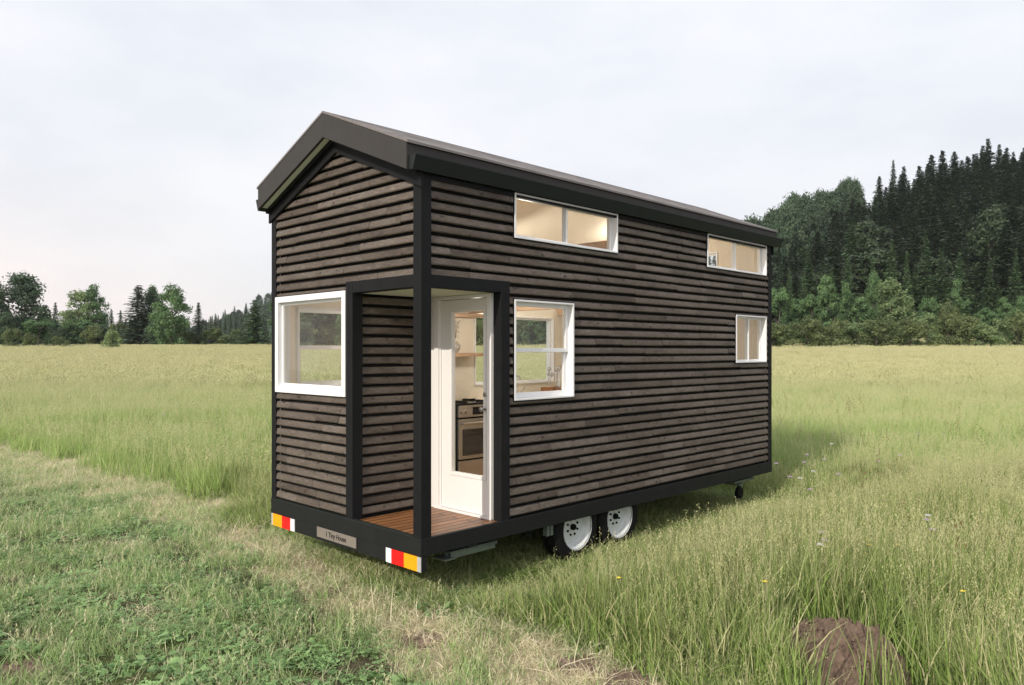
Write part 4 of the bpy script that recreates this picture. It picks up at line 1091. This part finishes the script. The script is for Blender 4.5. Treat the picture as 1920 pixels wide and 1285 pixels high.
def clib(key, mat, h, w, seeds, **k):
    BR[key] = [Kind('spruce_tree', conifer_crown('spruce_crown', M[mat], h, w, s, **k), trunk_mesh('spruce_trunk', h, h*0.014, 0, s)) for s in seeds]
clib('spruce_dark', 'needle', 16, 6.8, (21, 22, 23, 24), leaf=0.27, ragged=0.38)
lib('dark_round', 'broadleaf_tree', 'needle', 15, 8.5, (17, 18, 19), n=7500, leaf=0.26, clumps=70, base=0.06)
clib('spruce_mid', 'needle_mid', 16, 6.6, (25, 26, 27), leaf=0.26)
clib('spruce_grey', 'needle_grey', 16, 5.6, (28, 29), leaf=0.26, base=0.12)
clib('pine', 'needle_mid', 12, 5.0, (30, 31), leaf=0.24, ragged=0.5, base=0.25, whorl=0.9)
clib('spruce_lawn', 'needle_mid', 10, 7.6, (32,), leaf=0.20, whorl=0.45, ragged=0.12)
HH = {'dark_round': 15, 'broad_dark': 12, 'broad_mid': 12, 'broad_pale': 12, 'young': 8, 'shrub': 4, 'shrub_pale': 4, 'spruce_dark': 16, 'spruce_mid': 16, 'spruce_grey': 16, 'pine': 12, 'spruce_lawn': 10}
WW = {'dark_round': 8.5, 'broad_dark': 9.5, 'broad_mid': 8, 'broad_pale': 7, 'young': 4.6, 'shrub': 5.2, 'shrub_pale': 4.4, 'spruce_dark': 6.8, 'spruce_mid': 6.6, 'spruce_grey': 5.6, 'pine': 5, 'spruce_lawn': 7.6}
def by_px(key, px, D, ytop, wpx, label, group=None, cat='tree', var=None, minh=1.2):
    x, y = at(px, D); z0 = tz(x, y)-0.1; ztop = EYE+(HY-ytop)/F*D; h = max(minh, ztop-z0); w = wpx/F*D
    k = BR[key][(var if var is not None else R.randrange(99)) % len(BR[key])]
    return place_tree(k, x, y, w/WW[key], h/HH[key], R.uniform(0, 6.28), label, group, cat)

# left tree line, one by one
T_ = [
 ('broad_dark', -14, 128, 530, 62, 'dark broadleaf tree cut by the left edge of the view'),
 ('broad_dark', 44, 131, 524, 108, 'large dark broadleaf tree, biggest crown of the left tree line'),
 ('broad_dark', 10, 126, 590, 50, 'low dark tree below the big broadleaf crown at far left'),
 ('young', 72, 124, 597, 62, 'grey green young pine in front of the big broadleaf tree'),
 ('spruce_grey', 104, 185, 566, 34, 'hazy grey spruce between the big broadleaf and the pale tree'),
 ('spruce_grey', 93, 190, 588, 30, 'short hazy spruce just beside the big broadleaf tree'),
 ('broad_pale', 146, 180, 546, 62, 'pale hazy broadleaf tree with rounded crown, left one of the misty pair'),
 ('broad_mid', 176, 182, 542, 54, 'tall hazy tree with pointed crown, right one of the misty pair'),
 ('broad_pale', 128, 176, 585, 44, 'low pale tree at the foot of the misty pair'),
 ('spruce_grey', 209, 190, 578, 24, 'slim hazy spruce just right of the misty pair'),
 ('spruce_grey', 226, 188, 581, 26, 'slim spruce standing left of the tall grey pointed tree'),
 ('spruce_grey', 260, 155, 533, 92, 'tall grey green pointed tree, highest conifer of the left tree line'),
 ('broad_dark', 285, 158, 545, 48, 'narrow dark tree squeezed between the tall conifer and the round bright tree'),
 ('broad_mid', 322, 146, 542, 74, 'round bright green broadleaf tree nearest the gap in the tree line'),
 ('spruce_grey', 372, 152, 566, 40, 'scraggy dark pine standing alone beside the gap'),
 ('spruce_lawn', 477, 143, 560, 100, 'bushy free standing spruce beside the rear corner of the house'),
 ('spruce_mid', 245, 158, 595, 40, 'low dark spruce under the tall pointed tree'),
 ('broad_dark', 300, 150, 600, 60, 'low dark undergrowth tree below the round bright tree'),
]
for k, (key, px, D, yt, w, lab) in enumerate(T_): by_px(key, px, D, yt, w, lab, var=k)
for k, (px, D, yt, w, lab) in enumerate([
  (24, 119, 620, 44, 'low olive shrub at the foot of the leftmost trees'), (55, 117, 628, 30, 'small rounded shrub beside the young pine'),
  (108, 118, 633, 26, 'little shrub at the meadow edge right of the small pine'), (125, 122, 640, 16, 'tiny shrub poking out of the meadow edge'),
  (400, 150, 618, 44, 'blue green shrub below the gap in the tree line'), (425, 160, 632, 60, 'low hedge like shrub left of the free standing spruce'), (450, 158, 634, 50, 'low shrub touching the free standing spruce'), (355, 150, 625, 40, 'dark shrub below the scraggy pine')]):
    by_px('shrub', px, D, yt, w, lab, cat='shrub', var=k, minh=0.9)
by_px('shrub_pale', 210, 112, 622, 34, 'pale green young bush standing out in the meadow edge', cat='shrub', var=0, minh=1.2)
by_px('spruce_lawn', 87, 117, 630, 20, 'tiny young spruce at the meadow edge in front of the pine', var=0)
by_px('young', 160, 170, 605, 70, 'dim green undergrowth tree beneath the misty pair', var=1)
for px, yt in [(386, 600), (395, 592), (404, 588), (413, 596), (422, 590), (432, 588), (442, 586), (452, 594), (190, 600), (236, 598), (498, 600)]:
    by_px('spruce_grey', px, 205+R.uniform(-10, 15), yt+R.uniform(-3, 3), 22, 'distant hazy spruce in the gap of the left tree line', 'hazy spruces far behind the left tree line')

for k in range(26):
    p = -20+k*19.5+R.uniform(-6, 6)
    if p > 345 and p < 460: yt = R.uniform(618, 630)
    else: yt = R.uniform(592, 618)
    by_px(R.choice(['young', 'broad_dark', 'shrub']), p, R.uniform(163, 176), yt, R.uniform(30, 50), 'dim low growth filling the gaps under the left tree line', 'undergrowth below the left tree line', 'shrub', k)
# right: shrub belt, young trees, middle spruces, hillside
R2 = random.Random(77)
names_sh = 0
belt = []
px = 1380
while px < 2010:
    belt.append(px); px += R2.uniform(26, 40)
for k, p in enumerate(belt):
    yt = 604+R2.uniform(-9, 12)+(6 if p < 1560 else -2)
    key = 'shrub' if R2.random() < 0.72 else 'shrub_pale'
    by_px(key, p, 106+R2.uniform(-2, 5), yt, R2.uniform(58, 84), 'rounded olive green shrub in the belt along the meadow edge', 'shrubs along the meadow edge below the hill forest', 'shrub', k)
for k, (p, yt, w, key) in enumerate([(1460, 535, 46, 'young'), (1495, 562, 44, 'young'), (1478, 590, 40, 'young'), (1522, 548, 50, 'young'), (1550, 520, 48, 'young'), (1585, 535, 40, 'young'), (1560, 575, 44, 'young'),
      (1612, 560, 46, 'young'), (1640, 520, 40, 'broad_mid'), (1672, 530, 78, 'broad_pale'), (1700, 585, 50, 'young'), (1795, 530, 40, 'young'), (1740, 555, 40, 'young'), (1885, 560, 40, 'young'), (1915, 560, 46, 'young'), (1845, 575, 46, 'young'), (1780, 575, 50, 'shrub')]):
    by_px(key, p, 117+R2.uniform(-3, 6), yt, w, 'fresh green young tree above the shrub belt at the foot of the hill', 'young green trees above the shrub belt', 'tree', k)
for k, (p, yt, w) in enumerate([(1590, 475, 44), (1672, 445, 52), (1636, 478, 44), (1735, 430, 56), (1765, 462, 54), (1800, 470, 60), (1715, 500, 44), (1855, 488, 50), (1745, 515, 46), (1905, 470, 46), (1780, 520, 46), (1825, 540, 50), (1700, 470, 40), (1560, 500, 40), (1508, 505, 38), (1875, 540, 40), (1480, 500, 34)]):
    by_px('spruce_mid', p, 132+R2.uniform(-4, 6), yt, w, 'mid green spruce standing in front of the dark hillside forest', 'spruces at the front of the hillside forest', 'tree', k)
by_px('spruce_dark', 1675, 226, 300, 40, 'tall dark spruce whose tip stands highest above the middle of the ridge', var=1)
for p, yt in [(1592, 335), (1580, 342), (1604, 338)]: by_px('broad_dark', p, 232, yt+8, 44, 'small feathery broadleaf crown on the ridge left of the highest spruce tip', 'feathery crowns on the ridge')
# broadleaf crowns on the lower ridge
for k, (p, yt) in enumerate([(1398, 408), (1412, 400), (1428, 405), (1450, 385), (1470, 375), (1490, 366), (1510, 368), (1535, 362), (1555, 360), (1440, 400), (1480, 390), (1520, 385), (1575, 352), (1500, 398), (1460, 410)]):
    by_px('broad_dark', p, 225+R2.uniform(-8, 10), yt+(20 if p < 1475 else 8), R2.uniform(58, 84), 'rounded broadleaf crown on the lower ridge above the roof end', 'broadleaf trees on the lower ridge', 'tree', k)
# hillside spruces
cand = []
for q in range(4000):
    D = 140+130*R2.random(); p = R2.uniform(1385, 1990); x, y = at(p, D)
    if all((x-a)**2+(y-b)**2 > 4.9**2 for a, b, _ in cand): cand.append((x, y, p))
cand.sort(key=lambda c: c[1]); print('hill spruces', len(cand))
vis = cand[:]
for k, (x, y, p) in enumerate(vis):
    ridge = y > 232
    light = R2.random() < 0.12 and p < 1700
    key = 'spruce_mid' if light else 'spruce_dark'
    rnd = R2.random() < 0.22
    rnd = rnd and y < 180
    if rnd: key = 'dark_round'
    kd = BR[key][k % len(BR[key])]
    s = R2.uniform(0.85, 1.25)*(1.0 if p > 1560 else 0.85)
    if k < 300:
        place_tree(kd, x, y, s*R2.uniform(1.0, 1.3), s*R2.uniform(0.8, 1.05), R2.uniform(0, 6.28), 'dark round crowned tree among the spruces covering the hillside' if rnd else 'dark spruce in the dense stand covering the hillside', 'round crowned trees on the hillside' if rnd else 'spruces covering the hillside', 'tree')
rest = vis[300:]
def inst_forest(name, pts, protos_, seed, smin=0.85, smax=1.25):
    r = np.random.default_rng(seed); c = protos(name+'_kinds', [bpy.data.objects.new('k', m) for m in protos_])
    P = np.array([(x, y, tz(x, y)-0.2) for x, y in pts]); n = len(P); s = r.uniform(smin, smax, n)
    scatter(name, c, P, np.stack([np.zeros(n), np.zeros(n), r.uniform(0, 6.28, n)], 1), np.stack([s, s, s*1.1], 1))
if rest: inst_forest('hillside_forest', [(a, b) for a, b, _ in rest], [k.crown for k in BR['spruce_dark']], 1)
# the forest that goes on behind the house and beyond the frame (seen through the windows)
pts = []
for q in range(9000):
    D = R2.uniform(140, 285); p = R2.choice([R2.uniform(565, 1385), R2.uniform(1990, 2500)]); x, y = at(p, D)
    if all((x-a)**2+(y-b)**2 > 5.2**2 for a, b in pts): pts.append((x, y))
print('back forest', len(pts))
inst_forest('background_forest', pts, [k.crown for k in BR['spruce_dark']]+[BR['broad_dark'][0].crown, BR['spruce_mid'][0].crown], 2, 0.8, 1.1)
pts = []
for q in range(260):
    p = R2.choice([R2.uniform(520, 1380), R2.uniform(2010, 2400)]); pts.append(at(p, R2.uniform(116, 134)))
inst_forest('woodland_edge', pts, [k.crown for k in BR['young']+BR['shrub']], 3, 0.6, 1.2)
# far wooded hills
def far_hill(name, D, prof, mat, seed):
    xs = np.linspace(-900, 700, 160); V = []; Fc = []; rows = 14
    for j in range(rows):
        t = j/(rows-1); y = D+t*260
        for i, x in enumerate(xs):
            px = 960+F*x/(D+150); h = np.interp(px, prof[0], prof[1])*F**0
            z = h*math.sin(math.pi*0.5*min(1, t*1.25))+mnoise.fractal(Vector((x*0.012+seed, y*0.012, 0)), 0.9, 2, 4)*6*t
            V.append((x, y, z))
    n = len(xs); Fc = [(j*n+i, j*n+i+1, (j+1)*n+i+1, (j+1)*n+i) for j in range(rows-1) for i in range(n-1)]
    me = bpy.data.meshes.new(name); me.from_pydata(V, [], Fc); me.materials.append(mat)
    o = bpy.data.objects.new(name, me); COL.objects.link(o); tag(o, kind='structure')
    return V
hm, nt, b_ = new_mat('far_hill_cover')
L(nt, ramp(nt, noise_tex(nt, N(nt, 'ShaderNodeNewGeometry').outputs['Position'], 0.05, 8, 0.7), [(0.3, (0.03, 0.05, 0.035)), (0.7, (0.07, 0.10, 0.06))]), b_.inputs['Base Color']); b_.inputs['Roughness'].default_value = 1
V = far_hill('hills', 560, ([-2500, 0, 380, 440, 475, 510, 700, 1500], [6, 6, 20, 27, 36, 52, 70, 70]), hm, 1.0)
V = np.array(V); sel = V[(V[:,1] > 600)]; rr = np.random.default_rng(9)
idx = rr.integers(0, len(sel), 2600); P = sel[idx]+rr.uniform(-6, 6, (2600, 3))*np.array([1, 1, 0]); P[:,2] -= 1.5
px_ = 960+F*P[:,0]/P[:,1]; P = P[(px_ > 330) & (px_ < 900)]
s = rr.uniform(0.7, 1.1, len(P))
scatter('distant_woods', protos('distant_kinds', [bpy.data.objects.new('k', BR['spruce_dark'][0].crown), bpy.data.objects.new('k', BR['broad_dark'][0].crown)]), P, np.stack([s*0, s*0, rr.uniform(0, 6.28, len(P))], 1), np.stack([s, s, s], 1))

# ------------------------------------------------------------------ haze
HAZE = 0.00012
if HAZE:
    hz = B(-1000, 950, -12, 960, -1.2, 115).build('haze', bpy.data.materials.new('haze_air')); tag(hz, kind='stuff')
    m = hz.data.materials[0]; m.use_nodes = True; nt = m.node_tree; nt.nodes.remove(nt.nodes['Principled BSDF'])
    pv = N(nt, 'ShaderNodeVolumePrincipled'); pv.inputs['Color'].default_value = (0.80, 0.86, 0.93, 1); pv.inputs['Density'].default_value = HAZE
    pv.inputs['Anisotropy'].default_value = 0.2
    L(nt, pv.outputs[0], nt.nodes['Material Output'].inputs['Volume'])

# ------------------------------------------------------------------ light, sky, camera
c_, s_ = math.cos(HROT), math.sin(HROT)
du, dv, dz = 1.0, 0.16, -0.565
dirw = Vector((c_*du-s_*dv, s_*du+c_*dv, dz)).normalized()      # the way the light travels
sd = bpy.data.lights.new('sun', 'SUN'); sd.energy = 3.0; sd.angle = math.radians(0.6); sd.color = (1.0, 0.93, 0.83)
so = bpy.data.objects.new('sun', sd); COL.objects.link(so); so.rotation_euler = dirw.to_track_quat('-Z', 'Y').to_euler(); so.location = (-20, -20, 20)
tos = -dirw; elev = math.asin(tos.z); azi = math.atan2(tos.x, tos.y)
w = bpy.data.worlds.new('World'); sc.world = w; w.use_nodes = True; nt = w.node_tree; bg = nt.nodes['Background']
sky = N(nt, 'ShaderNodeTexSky'); sky.sky_type = 'NISHITA'; sky.sun_disc = False; sky.sun_elevation = elev; sky.sun_rotation = azi; sky.air_density = 1.2; sky.dust_density = 3.0
tc = N(nt, 'ShaderNodeTexCoord').outputs['Generated']
sep = N(nt, 'ShaderNodeSeparateXYZ'); L(nt, tc, sep.inputs[0])
# high thin overcast: pale grey-lavender, warmer and pinker low on the left
grad = ramp(nt, sep.outputs[2], [(0.0, (0.86, 0.81, 0.81)), (0.12, (0.80, 0.81, 0.845)), (0.35, (0.86, 0.87, 0.915)), (1.0, (0.93, 0.94, 0.97))])
lefts = N(nt, 'ShaderNodeMapRange'); lefts.inputs[1].default_value = -0.30; lefts.inputs[2].default_value = -0.75; L(nt, sep.outputs[0], lefts.inputs[0])
low = N(nt, 'ShaderNodeMapRange'); low.inputs[1].default_value = 0.22; low.inputs[2].default_value = 0.02; L(nt, sep.outputs[2], low.inputs[0])
pm = N(nt, 'ShaderNodeMath', operation='MULTIPLY'); L(nt, lefts.outputs[0], pm.inputs[0]); L(nt, low.outputs[0], pm.inputs[1])
cl = mixc(nt, pm.outputs[0], grad, (1.16, 0.96, 0.90))
n1 = noise_tex(nt, tc, 2.0, 7, 0.55, (1, 1, 2.6))
cl = mixc(nt, 1.0, cl, ramp(nt, n1, [(0.32, (0.87, 0.895, 0.93)), (0.5, (1.0, 1.0, 1.0)), (0.68, (1.10, 1.08, 1.06))]), 'MULTIPLY')
skm = N(nt, 'ShaderNodeVectorMath', operation='SCALE'); L(nt, sky.outputs[0], skm.inputs[0]); skm.inputs['Scale'].default_value = 0.10
fin = mixc(nt, 0.90, skm.outputs[0], cl)
L(nt, fin, bg.inputs[0]); bg.inputs[1].default_value = 1.05

cam = bpy.data.cameras.new('camera'); co = bpy.data.objects.new('camera', cam); COL.objects.link(co)
co.location = (0, 0, EYE); co.rotation_euler = (math.pi/2, 0, 0); cam.sensor_width = 36; cam.lens = 36*F/1920; cam.shift_y = (HY-642.5)/1920
cam.clip_end = 5000; cam.clip_start = 0.05; sc.camera = co
sc.view_settings.view_transform = 'Standard'; sc.view_settings.look = 'None'; sc.view_settings.exposure = 0.15; sc.view_settings.gamma = 1
sc.cycles.max_bounces = 10; sc.cycles.transparent_max_bounces = 16; sc.cycles.volume_bounces = 1
sc.cycles.use_denoising = True; sc.cycles.use_adaptive_sampling = True
